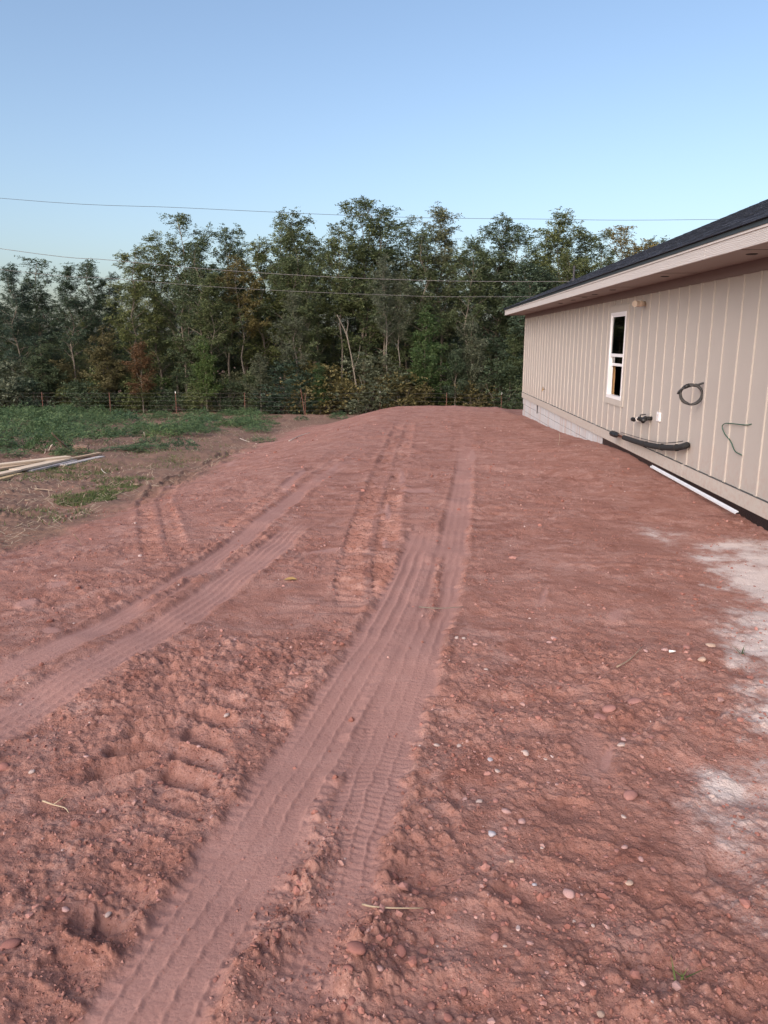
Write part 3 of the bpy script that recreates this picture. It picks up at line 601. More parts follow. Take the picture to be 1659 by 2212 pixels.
# ------------------------------------------------------------------ foliage
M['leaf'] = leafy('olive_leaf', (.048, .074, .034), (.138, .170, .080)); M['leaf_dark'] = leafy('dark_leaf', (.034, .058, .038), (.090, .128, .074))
M['leaf_brown'] = leafy('turning_leaf', (.078, .075, .032), (.180, .158, .070)); M['leaf_bright'] = leafy('fresh_leaf', (.035, .075, .024), (.105, .155, .055))
M['leaf_grey'] = leafy('grey_green_leaf', (.060, .080, .052), (.135, .155, .105)); M['weed'] = leafy('weed_leaf', (.038, .085, .036), (.130, .195, .090)); M['grass'] = leafy('short_grass', (.045, .085, .030), (.13, .16, .07))
M['leaf_rust'] = leafy('dead_leaf', (.085, .050, .026), (.17, .10, .05))
def unit(v): return v/np.maximum(np.linalg.norm(v, axis=-1, keepdims=True), 1e-9)
def sprays(rg, P, A, length, nl=7, lw=.055, ll=.10, flat=.6):
    """pinnate sprays: nl leaflets left and right of an axis; returns verts, quads, tint"""
    n = len(P); A = unit(A); upv = np.tile([0, 0, 1.], (n, 1)) + rg.normal(0, .45, (n, 3)); S = unit(np.cross(A, upv)); V = []; T = []
    base = rg.random(n)
    L = length*rg.uniform(.7, 1.25, n)
    for i in range(nl):
        t = (i+.6)/nl; sd = 1 if i % 2 else -1
        c = P + A*(L*t)[:, None] + np.array([0, 0, -1.])*(L*.35*t*t)[:, None]
        d = unit(S*sd*.8 + A*.55 + rg.normal(0, .25, (n, 3))); wv = unit(np.cross(d, upv + rg.normal(0, flat, (n, 3))))
        l_ = (ll*rg.uniform(.7, 1.3, n))[:, None]; w_ = (lw*rg.uniform(.7, 1.2, n))[:, None]
        V.append(np.stack([c, c + d*l_*.45 + wv*w_*.5, c + d*l_, c + d*l_*.45 - wv*w_*.5], 1)); T.append(np.clip(base + rg.normal(0, .18, n), 0, 1))
    V = np.concatenate(V); T = np.repeat(np.concatenate(T), 4); return V.reshape(-1, 3), np.arange(V.shape[0]*4).reshape(-1, 4), T
def leaf_mesh(name, V, Q, T): return fast_mesh(name, V, Q, {'tint': np.repeat(T[:, None], 4, 1)})
def grow(seed, H, cb, spread, nlimb, per, rad=.085, lean=.0, stems=1, leafl=.108, up=(.45, 1.0), ll=.34, fork=None):
    """a slender tree: tapered stem(s), limbs, branchlets, sprays along the outer wood"""
    r = random.Random(seed); rg = np.random.default_rng(seed); wood = MB(); P = []; A = []
    for s_ in range(stems):
        la = r.uniform(0, 6.28); h = H*(1 if s_ == 0 else r.uniform(.75, .95)); off = Vector((math.cos(la), math.sin(la), 0))*(lean*h if s_ == 0 else .10*h)
        st = [Vector((0, 0, -.15))]
        for i in range(1, 9):
            t = i/8; st.append(off*t**1.3 + Vector((r.gauss(0, .02*h*t), r.gauss(0, .02*h*t), h*t)))
        st = spline(st, 2); m = len(st); wood.tube(st, [rad*(1-.93*(i/(m-1))**.8)*(h/H) + .006 for i in range(m)], 7)
        for k in range(nlimb):
            u = (k+r.random())/nlimb; t = cb + (1-cb)*u*.985; f = t*(m-1); i = min(int(f), m-2); o = st[i].lerp(st[i+1], f-i)
            prof = (.30 + .70*math.sin(math.pi*min(1, .18+.72*u)))*(1-.45*u); ln = spread*prof*r.uniform(.7, 1.2)*(h/H)
            az = k*2.4 + r.uniform(-.6, .6) + s_*1.3; el = r.uniform(*up)*(1+.25*u); d = Vector((math.cos(az)*math.cos(el), math.sin(az)*math.cos(el), math.sin(el)))
            pts = [o]
            for q in range(1, 5):
                d = (d + Vector((r.gauss(0, .16), r.gauss(0, .16), r.gauss(.02, .12)))).normalized(); pts.append(pts[-1] + d*ln/4)
            r0 = max(.007, rad*.38*(1-.7*t)); wood.tube(pts, [r0*(1-.8*q/4) for q in range(5)], 5, False)
            subs = []
            for q in range(2, 5):
                for z_ in range(r.choice((1, 2, 2))):
                    d2 = (d*.6 + Vector((r.gauss(0, .6), r.gauss(0, .6), r.gauss(.1, .3)))).normalized(); l2 = ln*r.uniform(.25, .5); e_ = pts[q] + d2*l2
                    wood.tube([pts[q], pts[q].lerp(e_, .5) + Vector((0, 0, .03)), e_], [r0*.4, r0*.3, .003], 4, False); subs.append((pts[q], e_, d2))
            subs.append((pts[2], pts[4], d))
            for a_, b_, d2 in subs:
                nn = max(2, int(per*(b_-a_).length*r.uniform(.5, 1.3)))
                for z_ in range(nn):
                    t2 = r.random()**.7; p = a_.lerp(b_, t2); P.append(tuple(p + Vector((r.gauss(0, .10), r.gauss(0, .10), r.gauss(0, .06))))); dd = d2*.5 + Vector((r.gauss(0, .8), r.gauss(0, .8), r.gauss(.05, .35))); A.append(tuple(dd))
    V, Q, T = sprays(rg, np.array(P), np.array(A), ll, 7, leafl*.55, leafl)
    return wood.mesh('trunk', True), leaf_mesh('crown', V, Q, T)
def shrub(seed, H, W, n, nst=6, leafl=.11, dense=1.0):
    r = random.Random(seed); rg = np.random.default_rng(seed); wood = MB(); P = []; A = []; cl = []
    for k in range(nst):
        az = r.uniform(0, 6.28); d = Vector((math.cos(az)*.35, math.sin(az)*.35, 1)).normalized(); p = Vector((r.gauss(0, .1), r.gauss(0, .1), -.1)); pts = [p]
        for q in range(5): d = (d + Vector((r.gauss(0, .2), r.gauss(0, .2), .03))).normalized(); p = p + d*H*.8/5; pts.append(p)
        wood.tube(pts, [.03*(1-.16*i) for i in range(6)], 5, False)
    for k in range(int(16*dense)):
        a = r.uniform(0, 6.28); u = r.random(); rad = W*.5*math.sqrt(r.random())*math.sin(math.pi*(.15+.75*u)); cl.append((rad*math.cos(a), rad*math.sin(a), H*(.08+.88*u), r.uniform(.14, .30)*W))
    for k in range(n):
        c = r.choice(cl); v = Vector((r.gauss(0, 1), r.gauss(0, 1), r.gauss(0, .7))).normalized()*c[3]*r.uniform(.55, 1.05); z = max(.04, c[2]+v.z*.8)
        P.append((c[0]+v.x, c[1]+v.y, z)); A.append((v.x+r.gauss(0, .3), v.y+r.gauss(0, .3), v.z*.6+.15))
    V, Q, T = sprays(rg, np.array(P), np.array(A), .26, 6, leafl*.6, leafl); return wood.mesh('stem', True), leaf_mesh('foliage', V, Q, T)
TP = {'a': grow(1, 11, .24, 2.5, 34, 26), 'b': grow(2, 11, .30, 2.2, 32, 27, lean=.06), 'c': grow(3, 11, .24, 2.6, 26, 23, stems=2), 'd': grow(5, 11, .36, 2.4, 32, 27, lean=.04),
      'e': grow(8, 11, .12, 2.6, 40, 24), 'f': grow(9, 11, .46, 2.1, 26, 27, lean=.03, rad=.075), 's': grow(12, 6, .2, 1.8, 26, 32, rad=.055), 'g': grow(14, 6, .12, 1.9, 22, 30, rad=.06, stems=2)}
print('leaf quads', {k: len(v[1].polygons) for k, v in TP.items()})
PH = dict(a=11, b=11, c=11, d=11, e=11, f=11, s=6, g=6)
SH = [shrub(21, 2.2, 2.6, 900), shrub(22, 3.0, 2.8, 1150), shrub(23, 1.6, 2.4, 750), shrub(24, 2.6, 2.2, 900, 9)]
def setmat(o, name):
    o.material_slots[0].link = 'OBJECT'; o.material_slots[0].material = M[name]
for k in TP: TP[k][0].materials.append(M['bark']); TP[k][1].materials.append(M['leaf'])
for a in SH: a[0].materials.append(M['bark']); a[1].materials.append(M['leaf'])
rt = random.Random(33)
def plant_tree(px, top, Y, kind, leaf, label, cat='tree', group=None, name='locust_tree', widen=1.0, bark=None, rot=None):
    q = at_y(px, top, Y); zb = float(base_height(q.x, q.y)); h = q.z - zb; s = h/PH[kind]*.98
    e = empty(name, (q.x, q.y, zb), rt.uniform(0, 6.28) if rot is None else rot); e.scale = (s*widen, s*widen, s)
    tr = link('trunk', TP[kind][0], None, e); cr = link('crown', TP[kind][1], None, e); setmat(cr, leaf)
    if bark: setmat(tr, bark)
    return tag(e, label, cat, group)
def plant_shrub(px, top, Y, k, leaf, label, group=None, name='shrub', wf=1.0):
    q = at_y(px, top, Y); zb = float(base_height(q.x, q.y)); h = q.z-zb; s = h/(2.2, 3.0, 1.6, 2.6)[k]*.98
    e = empty(name, (q.x, q.y, zb), rt.uniform(0, 6.28)); e.scale = (s*wf, s*wf, s)
    link('stem', SH[k][0], None, e); f = link('foliage', SH[k][1], None, e); setmat(f, leaf); return tag(e, label, 'shrub', group)
G1 = 'trees along the wire fence'
TREES = [ # px, top y, distance, proto, leaf, label
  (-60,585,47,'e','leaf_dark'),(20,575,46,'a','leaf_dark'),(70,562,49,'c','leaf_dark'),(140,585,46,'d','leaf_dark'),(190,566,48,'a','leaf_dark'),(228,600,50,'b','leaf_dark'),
  (275,545,47,'b','leaf'),(330,520,49,'e','leaf'),(382,468,48,'c','leaf'),(425,520,46,'a','leaf'),(482,503,48,'d','leaf'),(520,560,46,'f','leaf_brown'),
  (560,520,48,'a','leaf'),(606,498,50,'e','leaf'),(646,474,47,'d','leaf'),(690,510,49,'b','leaf'),(735,490,47,'f','leaf'),(782,437,48,'c','leaf'),
  (838,440,47,'b','leaf'),(880,490,49,'e','leaf'),(915,500,47,'a','leaf'),(962,462,48,'d','leaf_grey'),(1008,520,46,'f','leaf'),(1045,525,49,'e','leaf'),
  (1082,487,48,'a','leaf'),(1128,478,48,'b','leaf'),(1175,500,50,'c','leaf'),(1212,476,48,'d','leaf'),(1260,500,49,'a','leaf'),(1300,520,52,'e','leaf'),
  (1345,494,56,'c','leaf_brown'),(1390,525,57,'a','leaf_brown'),(1440,530,58,'d','leaf'),(1230,560,46,'e','leaf'),(1150,580,45,'s','leaf_dark'),(660,590,45,'e','leaf'),(450,600,45,'d','leaf')]
desc = {'leaf_dark': 'dark bluish-green', 'leaf': 'olive-green', 'leaf_brown': 'bronze-tinged', 'leaf_grey': 'grey-green'}
special = {382: 'tallest olive locust tree of the left half, standing clear above its neighbours', 782: 'tallest locust tree of the whole row, with a ragged feathery top',
  962: 'grey-green locust tree with an airy fan-shaped crown', 1345: 'rounded bronze locust tree rising behind the far end of the roof', 646: 'broad locust tree with an airy flat top left of the tallest one'}
form = dict(a='single-stemmed', b='slightly leaning', c='twin-stemmed', d='high-crowned', e='low-branched', f='slim bare-trunked', s='small')
for i, (px, tp, Y, k, lf) in enumerate(TREES):
    sp = px in special
    lb = special[px] if sp else f'{form[k]} {desc[lf]} locust tree in the row behind the fence'
    plant_tree(px, tp, Y, k, lf, lb, group=G1, widen=1.08)
# second rank deeper in the wood
for i in range(34):
    px = -120 + 44*i + rt.uniform(-14, 14); tp = np.interp(px, [-120, 240, 300, 700, 850, 1300, 1500], [640, 650, 600, 560, 560, 590, 590]) + rt.uniform(-15, 35)
    kk = rt.choice('acde'); lf = rt.choice(('leaf_dark', 'leaf'))
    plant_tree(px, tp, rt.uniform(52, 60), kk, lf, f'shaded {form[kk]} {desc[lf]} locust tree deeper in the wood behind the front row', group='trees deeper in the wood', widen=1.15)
# trees in front of the row: paler visible stems, lower crowns
plant_tree(838, 560, 43.6, 'f', 'leaf_grey', 'slender grey-barked tree with two pale straight trunks at the mound edge', widen=.85, bark='bark2', rot=1.0)
plant_tree(862, 590, 44.2, 'f', 'leaf_grey', 'thin pale-trunked tree beside the straight double trunk', widen=.8, bark='bark2', rot=2.2)
plant_tree(640, 640, 44.0, 'd', 'leaf_grey', 'leaning pale-stemmed tree with grey-green lower crown', widen=1.0, bark='bark2')
plant_tree(920, 672, 43.8, 'g', 'leaf_bright', 'bushy fresh-green young tree just behind the mound crest', group=None, widen=1.0, name='young_tree')
plant_tree(1020, 690, 44.0, 'g', 'leaf_grey', 'bushy grey-green young tree beside the house end', name='young_tree')
plant_tree(985, 760, 43.4, 's', 'leaf_dark', 'small dark-leaved young tree between two bushy ones', name='young_tree')
plant_tree(225, 715, 43.6, 'g', 'leaf_brown', 'yellowing round-crowned young tree over the shrub edge', name='young_tree', bark='bark2')
plant_tree(300, 745, 43.4, 's', 'leaf_rust', 'young tree with rust-coloured dead leaves', name='young_tree')
plant_tree(440, 735, 43.5, 'g', 'leaf_bright', 'fresh-green young tree beyond the weed patch', name='young_tree')
plant_tree(90, 740, 43.8, 'g', 'leaf_dark', 'dark spreading young tree at the left wood edge', name='young_tree')
plant_tree(690, 790, 42.9, 'g', 'leaf_bright', 'low fresh-green young tree with drooping sprays by the fence', name='young_tree', widen=1.2)
plant_tree(1110, 720, 44.5, 'g', 'leaf_dark', 'dark young tree partly hidden by the house corner', name='young_tree')
plant_tree(560, 770, 43.6, 's', 'leaf_grey', 'small grey-green young tree left of the leaning stem', name='young_tree')
for i in range(30):                                  # undergrowth, each shrub its own
    px = -60 + 42*i + rt.uniform(-12, 12); tp = rt.uniform(770, 845); lf = rt.choice(('leaf_dark', 'leaf_dark', 'leaf', 'leaf_bright', 'leaf_grey', 'leaf_brown'))
    plant_shrub(px, tp, rt.uniform(43.0, 46.5), i % 4, lf, f'{("rounded","tall","low","upright")[i % 4]} { {"leaf_dark":"dark green","leaf":"olive green","leaf_bright":"fresh green","leaf_grey":"grey-green","leaf_brown":"yellow-brown"}[lf]} shrub growing in the shade behind the wire fence', 'shrubs behind the fence', wf=1.15)
# broken leaning bare trunk
o = empty('bare_tree', (0, 0, 0)); b0 = ground_at(778, 897); b0 = at_y(778, 893, 43.0); o.location = b0; tag(o, 'bare broken trunk leaning left with a snapped top', 'tree')
pts = [at_y(x_, y_, 43.0) for x_, y_ in ((780,905),(772,850),(764,800),(757,760),(748,722),(738,700),(728,680))]
MB(b0).tube(spline(pts, 3), [.046 - .0015*i for i in range(19)], 8).build('trunk', M['bark'], o, smooth=True)
for a_, b_, c_ in (((757,760),(752,735),(749,715)), ((748,722),(752,700),(750,690)), ((764,800),(775,770),(778,745))):
    MB(b0).tube([at_y(*a_, 43.0), at_y(*b_, 42.9), at_y(*c_, 42.9)], [.03, .02, .008], 6).build('branch', M['bark2'], o)
# far wood that reads as one dark mass
rg = np.random.default_rng(5); nW = 15000
xw = rg.uniform(-48, 44, nW); yw = rg.uniform(60, 70, nW); hw_ = 5.2 + 2.2*fbm(xw*.25, yw*.25, 3) + np.interp(xw, [-48, -22, -12, 44], [-.6, -.6, .6, .6]); zw = base_height(xw, yw) + hw_*rg.random(nW)**.8
V, Q, T = sprays(rg, np.stack([xw, yw, zw], 1), rg.normal(0, 1, (nW, 3))*[1, 1, .4], .6, 5, .30, .5)
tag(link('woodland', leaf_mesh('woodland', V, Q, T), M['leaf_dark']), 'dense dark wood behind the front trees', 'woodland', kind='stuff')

# ------------------------------------------------------------------ wire fence and overhead lines
o = empty('wire_fence', at_y(660, 905, 42.2)); FO = Vector(o.location); tag(o, 'wire fence on thin steel posts along the edge of the wood', 'fence')
posts = []
for i, px in enumerate((-50, 95, 240, 382, 530, 660, 821, 964, 1082, 1215)):
    q = at_y(px, 900, 42.2); zb = float(base_height(q.x, q.y)); posts.append(Vector((q.x, q.y, zb)))
    ln = rt.uniform(-.03, .03); p = MB(FO).box((q.x-.018, q.y-.018, zb-.3), (q.x+.018, q.y+.018, zb+1.22)).build('post', M['rust'], o)
    if i in (3, 6, 8): MB(FO).box((q.x-.019, q.y-.019, zb+1.14), (q.x+.019, q.y+.019, zb+1.24)).build('post_tip', M['posttip'], p)
q = at_y(654, 900, 42.0); MB(FO).tube([(q.x+.15, q.y, float(base_height(q.x, q.y))-.2), (q.x-.08, q.y, float(base_height(q.x, q.y))+1.45)], .025, 6).build('post', M['rust'], o)
for h in (.25, .5, .75, .98, 1.18):
    pts = []
    for a, b in zip(posts, posts[1:]):
        for k in range(4): p = a.lerp(b, k/4); pts.append(p + Vector((0, -.03, h - .03*math.sin(math.pi*k/4) + rt.gauss(0, .008))))
    MB(FO).tube(pts, .0026, 4).build('wire', M['wire'], o)
def line(name, P, Y, r, mat, label):
    pts = [at_y(x_, y_, Y) for x_, y_ in P]; L = pts[0]*1.0; d0 = (pts[0]-pts[1]).normalized(); d1 = (pts[-1]-pts[-2]).normalized()
    pts = [pts[0]+d0*22+Vector((0, 0, 1.0))] + pts + [pts[-1]+d1*25+Vector((0, 0, .5))]
    return tag(MB().tube(spline(pts, 6), r, 6).build(name, M[mat], smooth=True), label, 'power line')
line('power_line', ((0,428),(400,449),(830,468),(1150,473),(1545,474)), 36, .009, 'cable', 'thin overhead line crossing open sky above the tree tops')
line('power_line', ((0,537),(240,562),(500,585),(830,603),(1240,608)), 36, .013, 'cable2', 'thick overhead cable crossing in front of the upper tree crowns')
line('power_line', ((0,582),(250,602),(500,622),(830,637),(1120,641)), 36, .010, 'cable2', 'lowest overhead cable crossing in front of the tree trunks')

# ------------------------------------------------------------------ weeds and grass
def weed_proto(seed, n=34, R_=.42, H=.44):
    r = random.Random(seed); rg = np.random.default_rng(seed); P = []; A = []
    for k in range(n*4):
        a = r.uniform(0, 6.28); u = math.sqrt(r.random()); z = H*(1-.65*u*u)*r.uniform(.35, 1.05); P.append((R_*u*math.cos(a), R_*u*math.sin(a), z)); A.append((math.cos(a)*u+r.gauss(0, .4), math.sin(a)*u+r.gauss(0, .4), r.gauss(.12, .2)))
    return sprays(rg, np.array(P), np.array(A), .22, 9, .026, .062, .25)
WPV = [weed_proto(50+i) for i in range(4)]
def P3_(x, y): return (x/3.318/2500*1659, (y/3.318+1380)/2500*1659)
def weed_zone(x, y):                                 # how weedy the field is
    n1 = fbm(x*.35+2, y*.35+6, 3); n2 = fbm(x*1.2, y*1.2, 2)
    left = ss(.9, -.9, x + .40*y + 2.2*n1 + .9*n2)*ss(14.6, 17.5, y+1.2*n1); strip = ss(17, 21, y)*ss(.02, .32, n1+.6*n2 + .012*(y-24))*ss(-.17, -.21, x/y)
    return np.clip(np.maximum(left*np.clip(.55+1.6*n1+1.1*n2, .02, 1), strip*.75), 0, 1)
rg = np.random.default_rng(9); XY = np.stack([rg.uniform(-26, -2, 9000), rg.uniform(15.5, 41.5, 9000)], 1)
XY = XY[np.abs(XY[:, 0]) < .72*XY[:, 1] + 2]; wz = weed_zone(XY[:, 0], XY[:, 1]); kq = ground_at(*P3_(690, 250)); XY = XY[(rg.random(len(XY)) < wz) & (np.hypot((XY[:, 0]-kq.x)/1.5, (XY[:, 1]-kq.y)/1.1) > 1)][:540]
Vs, Qs, Ts = [], [], []; off = 0
zz = base_height(XY[:, 0], XY[:, 1])
for i, (x, y) in enumerate(XY):
    V, Q, T = WPV[i % 4]; a = rg.uniform(0, 6.28); wv_ = float(weed_zone(np.array([x]), np.array([y]))[0]); s = rg.uniform(.4, 1.0) + .45*wv_; c, sn_ = math.cos(a)*s, math.sin(a)*s; hs = s*rg.uniform(.4, 1.2)*(.45+.65*wv_)
    keep = slice(0, None) if y < 18 else slice(0, int(len(V)*.4)//4*4); V = V[keep]; T = T[keep]; Q = Q[:len(V)//4]
    Vs.append(np.stack([x+V[:, 0]*c-V[:, 1]*sn_, y+V[:, 0]*sn_+V[:, 1]*c, zz[i]+V[:, 2]*hs], 1)); Qs.append(Q+off); Ts.append(T); off += len(V)
print('weeds', len(XY), off//4)
tag(link('ground_cover', leaf_mesh('ground_cover', np.concatenate(Vs), np.concatenate(Qs), np.concatenate(Ts)), M['weed']), 'mass of feathery green weeds covering the field', 'weeds', kind='stuff')
wm = [leaf_mesh('weed_foliage', *w_) for w_ in WPV]
for m_ in wm: m_.materials.append(M['weed'])
for px, py, s, lab in ((348,948,.9,'rounded green weed clump on bare soil beside a smaller clump'),(322,965,.7,'small green weed clump left of the rounded one'),(390,972,.8,'low green weed clump at the edge of the red dirt'),(445,921,1.0,'feathery weed clump in front of the fence row'),
   (490,925,.8,'spreading weed clump next to the dirt bank'),(430,903,1.2,'taller weed clump close to the fence'),(270,912,1.3,'broad weed clump right of the weed field'),(130,985,.45,'small weed tuft poking up between the planks'),(652,908,.6,'tiny green weed clump at the foot of the wood'),(730,905,.9,'pale green weed clump where the mound meets the fence')):
    q = ground_at(px, py); e = tag(link('weed_clump', wm[int(px) % 4], None, None, (q.x, q.y, q.z-.02)), lab, 'weed', 'single weed clumps'); e.scale = (s, s, s); e.rotation_euler = (0, 0, px)
def blades(rg, XY, h, w_, spread=.25):
    n = len(XY); z = ground_z(XY[:, 0], XY[:, 1]); B = np.stack([XY[:, 0], XY[:, 1], z-.005], 1); a = rg.uniform(0, 6.28, n); d = np.stack([np.cos(a), np.sin(a), np.zeros(n)], 1)*w_
    lean = np.stack([rg.normal(0, spread, n), rg.normal(0, spread, n), np.ones(n)], 1)*(h*rg.uniform(.5, 1.4, n))[:, None]
    V = np.stack([B-d, B+d, B+lean], 1).reshape(-1, 3); return V, np.arange(3*n).reshape(-1, 3), np.repeat(rg.random(n), 3)
gc = []
for px, py, rx, ry, n in ((205,1070,.55,.45,2200),(225,1062,.5,.4,1500),(185,1082,.4,.25,1200),(265,1040,.5,.35,1100),(250,1052,.4,.3,400),(40,1030,1.6,.5,3000),(120,1015,1.2,.5,2400),(20,1120,.9,.5,700),(95,1115,.6,.3,300),(350,1000,.8,.6,500),(330,985,.9,.8,500),(420,985,.8,.8,450),(380,960,1.5,1.2,700),(160,1000,.8,.35,600),(290,960,1.2,1.2,600),(480,940,1.5,1.5,500),(215,1005,.5,.4,350)):
    q = ground_at(px, py); a = rg.uniform(0, 6.28, n); u = np.sqrt(rg.random(n)); gc.append(np.stack([q.x+rx*u*np.cos(a), q.y+ry*1.6*u*np.sin(a)], 1))
XY = np.concatenate(gc); XY = XY[fbm(XY[:, 0]*2.5, XY[:, 1]*2.5, 3) > -.22]; V, Q, T = blades(rg, XY, .055, .006, .5)
tag(link('grass', leaf_mesh('grass', V, Q, T), M['grass']), 'thin short grass along the edge of the red dirt', 'grass', kind='stuff')
n = 8000; y_ = rg.uniform(6, 38, n); x_ = -3.8 - rg.random(n)*y_*.62 + .12*rg.normal(0, 1, n); a = rg.uniform(0, 3.14, n); L_ = rg.uniform(.02, .10, n)   # dead stalks lying about
zb = base_height(x_, y_) + .03; d = np.stack([np.cos(a), np.sin(a), rg.uniform(-.05, .35, n)], 1)*L_[:, None]; s_ = np.stack([-np.sin(a), np.cos(a), np.zeros(n)], 1)*.004; B = np.stack([x_, y_, zb], 1)
V = np.stack([B-d-s_, B+d-s_, B+d+s_, B-d+s_], 1).reshape(-1, 3)
tag(link('dead_stalks', fast_mesh('dead_stalks', V, np.arange(4*n).reshape(-1, 4)), M['straw']), 'scattered dead straw and stalks on the field soil', 'straw', kind='stuff')

# ------------------------------------------------------------------ lumber, sticks and other loose things
for nm, c in (('lum_cream', (.62, .50, .36)), ('lum_tan', (.50, .36, .23)), ('lum_grey', (.46, .42, .40)), ('lum_yellow', (.55, .40, .20))): M[nm] = wood_material(nm, c)
def plank(a, b, lift, w_, th, mat, label, ext=0):
    """board from pixel a to pixel b; lift is the height of its underside above the ground"""
    p = ground_at(*a, lift+th); q = ground_at(*b, lift+th); p.z -= th/2; q.z -= th/2
    d = (q-p).normalized(); p = p - d*ext; L = (q-p).length; c = (p+q)/2
    me = MB().box((-L/2, -w_/2, -th/2), (L/2, w_/2, th/2)).mesh('plank'); bm = bmesh.new(); bm.from_mesh(me); bmesh.ops.bevel(bm, geom=bm.edges[:], offset=.003, segments=1, affect='EDGES'); bm.to_mesh(me); bm.free()
    o = link('plank', me, M[mat], None, c); o.rotation_mode = 'QUATERNION'; o.rotation_quaternion = d.to_track_quat('X', 'Z'); return tag(o, label, 'plank', 'planks of the lumber pile')
def P3(x, y): return (x/3.318/2500*1659, (y/3.318+1380)/2500*1659)
plank(P3(0,585), P3(205,530), .0, .14, .038, 'lum_yellow', 'yellowish plank at the bottom of the lumber pile', 1.2)
plank(P3(310,500), P3(800,385), .0, .14, .038, 'lum_grey', 'greyish plank lying flat with a reddish sawn end')
plank(P3(672,440), P3(1100,345), .0, .14, .038, 'lum_grey', 'grey plank sticking out to the right of the lumber pile')
plank(P3(560,405), P3(1080,305), .04, .09, .038, 'lum_tan', 'narrow tan stud reaching farthest back beside the rough brown block')
plank(P3(0,530), P3(175,492), .045, .19, .038, 'lum_cream', 'pale plank running left out of the lumber pile', 1.4)
plank(P3(160,488), P3(735,362), .045, .23, .038, 'lum_cream', 'wide cream plank on top in the middle of the pile')
plank(P3(0,470), P3(560,385), .04, .19, .038, 'lum_tan', 'tan plank tucked between the pale upper boards', 1.4)
plank(P3(0,430), P3(735,345), .085, .19, .038, 'lum_cream', 'long pale plank on top along the back of the pile', 1.6)
# rough slab standing behind the planks
q = ground_at(*P3(872, 312)); sv = MB(q)
ol = [(-.19,-.02),(.17,-.02),(.20,.10),(.165,.145),(.02,.15),(-.16,.14),(-.185,.12)]; n_ = len(ol)
sv.add([q+Vector((x, -.04, z)) for x, z in ol] + [q+Vector((x*.96, .05, z*.97+.03)) for x, z in ol], [tuple(range(n_))[::-1], tuple(range(n_, 2*n_))] + [(i, (i+1) % n_, n_+(i+1) % n_, n_+i) for i in range(n_)])
tag(link('rough_block', sv.mesh('rough_block'), M['slab'], None, q), 'rough brown block standing behind the planks', 'block')
def stick(P, r, mat, label, name='stick', lift=None, group='loose sticks and twigs', cat='stick', fork=None):
    pts = []
    for i, p in enumerate(P):
        l = (lift[i] if lift else .012); g_ = ground_at(p[0], p[1], l); g_.z = max(g_.z, float(ground_z(g_.x, g_.y)[0]) + l*.9 + r*.5); pts.append(g_)
    m = MB(pts[0]).tube(spline(pts, 3) if len(pts) > 2 else pts, [r*(1-.55*i/(3*(len(pts)-1) if len(pts) > 2 else 1)) for i in range(3*(len(pts)-1)+1 if len(pts) > 2 else 2)], 6)
    if fork: a = pts[fork[0]]; m.tube([a, a + Vector(fork[1])], [r*.6, r*.25], 5)
    return tag(m.build(name, M[mat], None, pts[0], smooth=True), label, cat, group)
stick([P3(765,298), P3(690,225), P3(600,140), P3(562,98)], .026, 'twig', 'thick brown stick leaning up behind the lumber pile', lift=[.02, .25, .52, .66])
stick([P3(740,288), P3(640,240)], .016, 'twig', 'short pale stick crossing under the leaning brown stick', lift=[.02, .12])
stick([P3(530,302), P3(548,270), P3(556,232)], .032, 'bleached', 'bleached broken root standing in the weeds', lift=[.0, .1, .2], fork=(1, (.05, .0, .08)))
stick([P3(480,322), P3(492,300), P3(494,275)], .012, 'bleached', 'small white forked twig beside the bleached root', lift=[.0, .05, .11])
stick([P3(375,706), P3(480,708), P3(570,718)], .012, 'twig', 'thin twig lying on bare soil between the grass patches')
stick([P3(268,824), P3(385,815)], .010, 'twig', 'dark twig lying lower on the bare soil')
stick([P3(1095,490), P3(1115,515), P3(1155,538)], .009, 'bleached', 'short pale bent twig on the trampled soil')
stick([P3(1440,655), P3(1530,652)], .016, 'twig', 'short dark stick at the dirt edge beside a longer one')
stick([P3(1590,690), P3(1655,682), P3(1720,690)], .018, 'twig', 'stout brown stick lying along the dirt edge')
stick([P3(1230,772), P3(1380,740)], .008, 'twig', 'long thin twig on the red dirt near the grass edge')
stick([P3(1600,55), P3(1660,100)], .022, 'bleached', 'pale stick lying among the far weed clumps', lift=[.12, .03])
stick([P3(1555,90), P3(1575,195)], .010, 'bleached', 'upright pale stalk in a weed clump', lift=[.35, .0])
stick([(505,1045-104),(530,952),(555,960)], .011, 'bleached', 'pale curved twig left of the dirt bank')
def S8(x, y, ox=400, oy=1300, sc=1659/1300): return ((x/sc+ox)/2500*1659, (y/sc+oy)/2500*1659)
stick([S8(690,175), S8(740,152), S8(778,140)], .012, 'bleached', 'long pale stalk lying on the left slope of the mound')
stick([(905,1311),(950,1314),(1000,1311)], .0045, 'bark', 'thin dark twig lying across the tyre track')
stick([(783,1958),(812,1975),(860,1978),(915,1968)], .0035, 'straw', 'thin pale straw curving over the clods beside the track', name='straw')
stick([(92,1730),(115,1738),(140,1745),(148,1755)], .0035, 'straw', 'forked dry root fibre among the big lug prints', name='straw', fork=(1, (.03, .05, .01)))
stick([(1332,1448),(1360,1432),(1388,1405)], .005, 'twig', 'crooked dark twig right of a pale pebble')
stick([(1208,935),(1209,948),(1206,962)], .006, 'straw', 'single dry stalk standing in the dirt by the foundation', name='stalk', lift=[.16, .08, .0])
stick([(160,1395-240),(170,1168),(176,1180)], .004, 'straw', 'dry stalk stuck upright in the red dirt', name='stalk', lift=[.14, .06, 0])
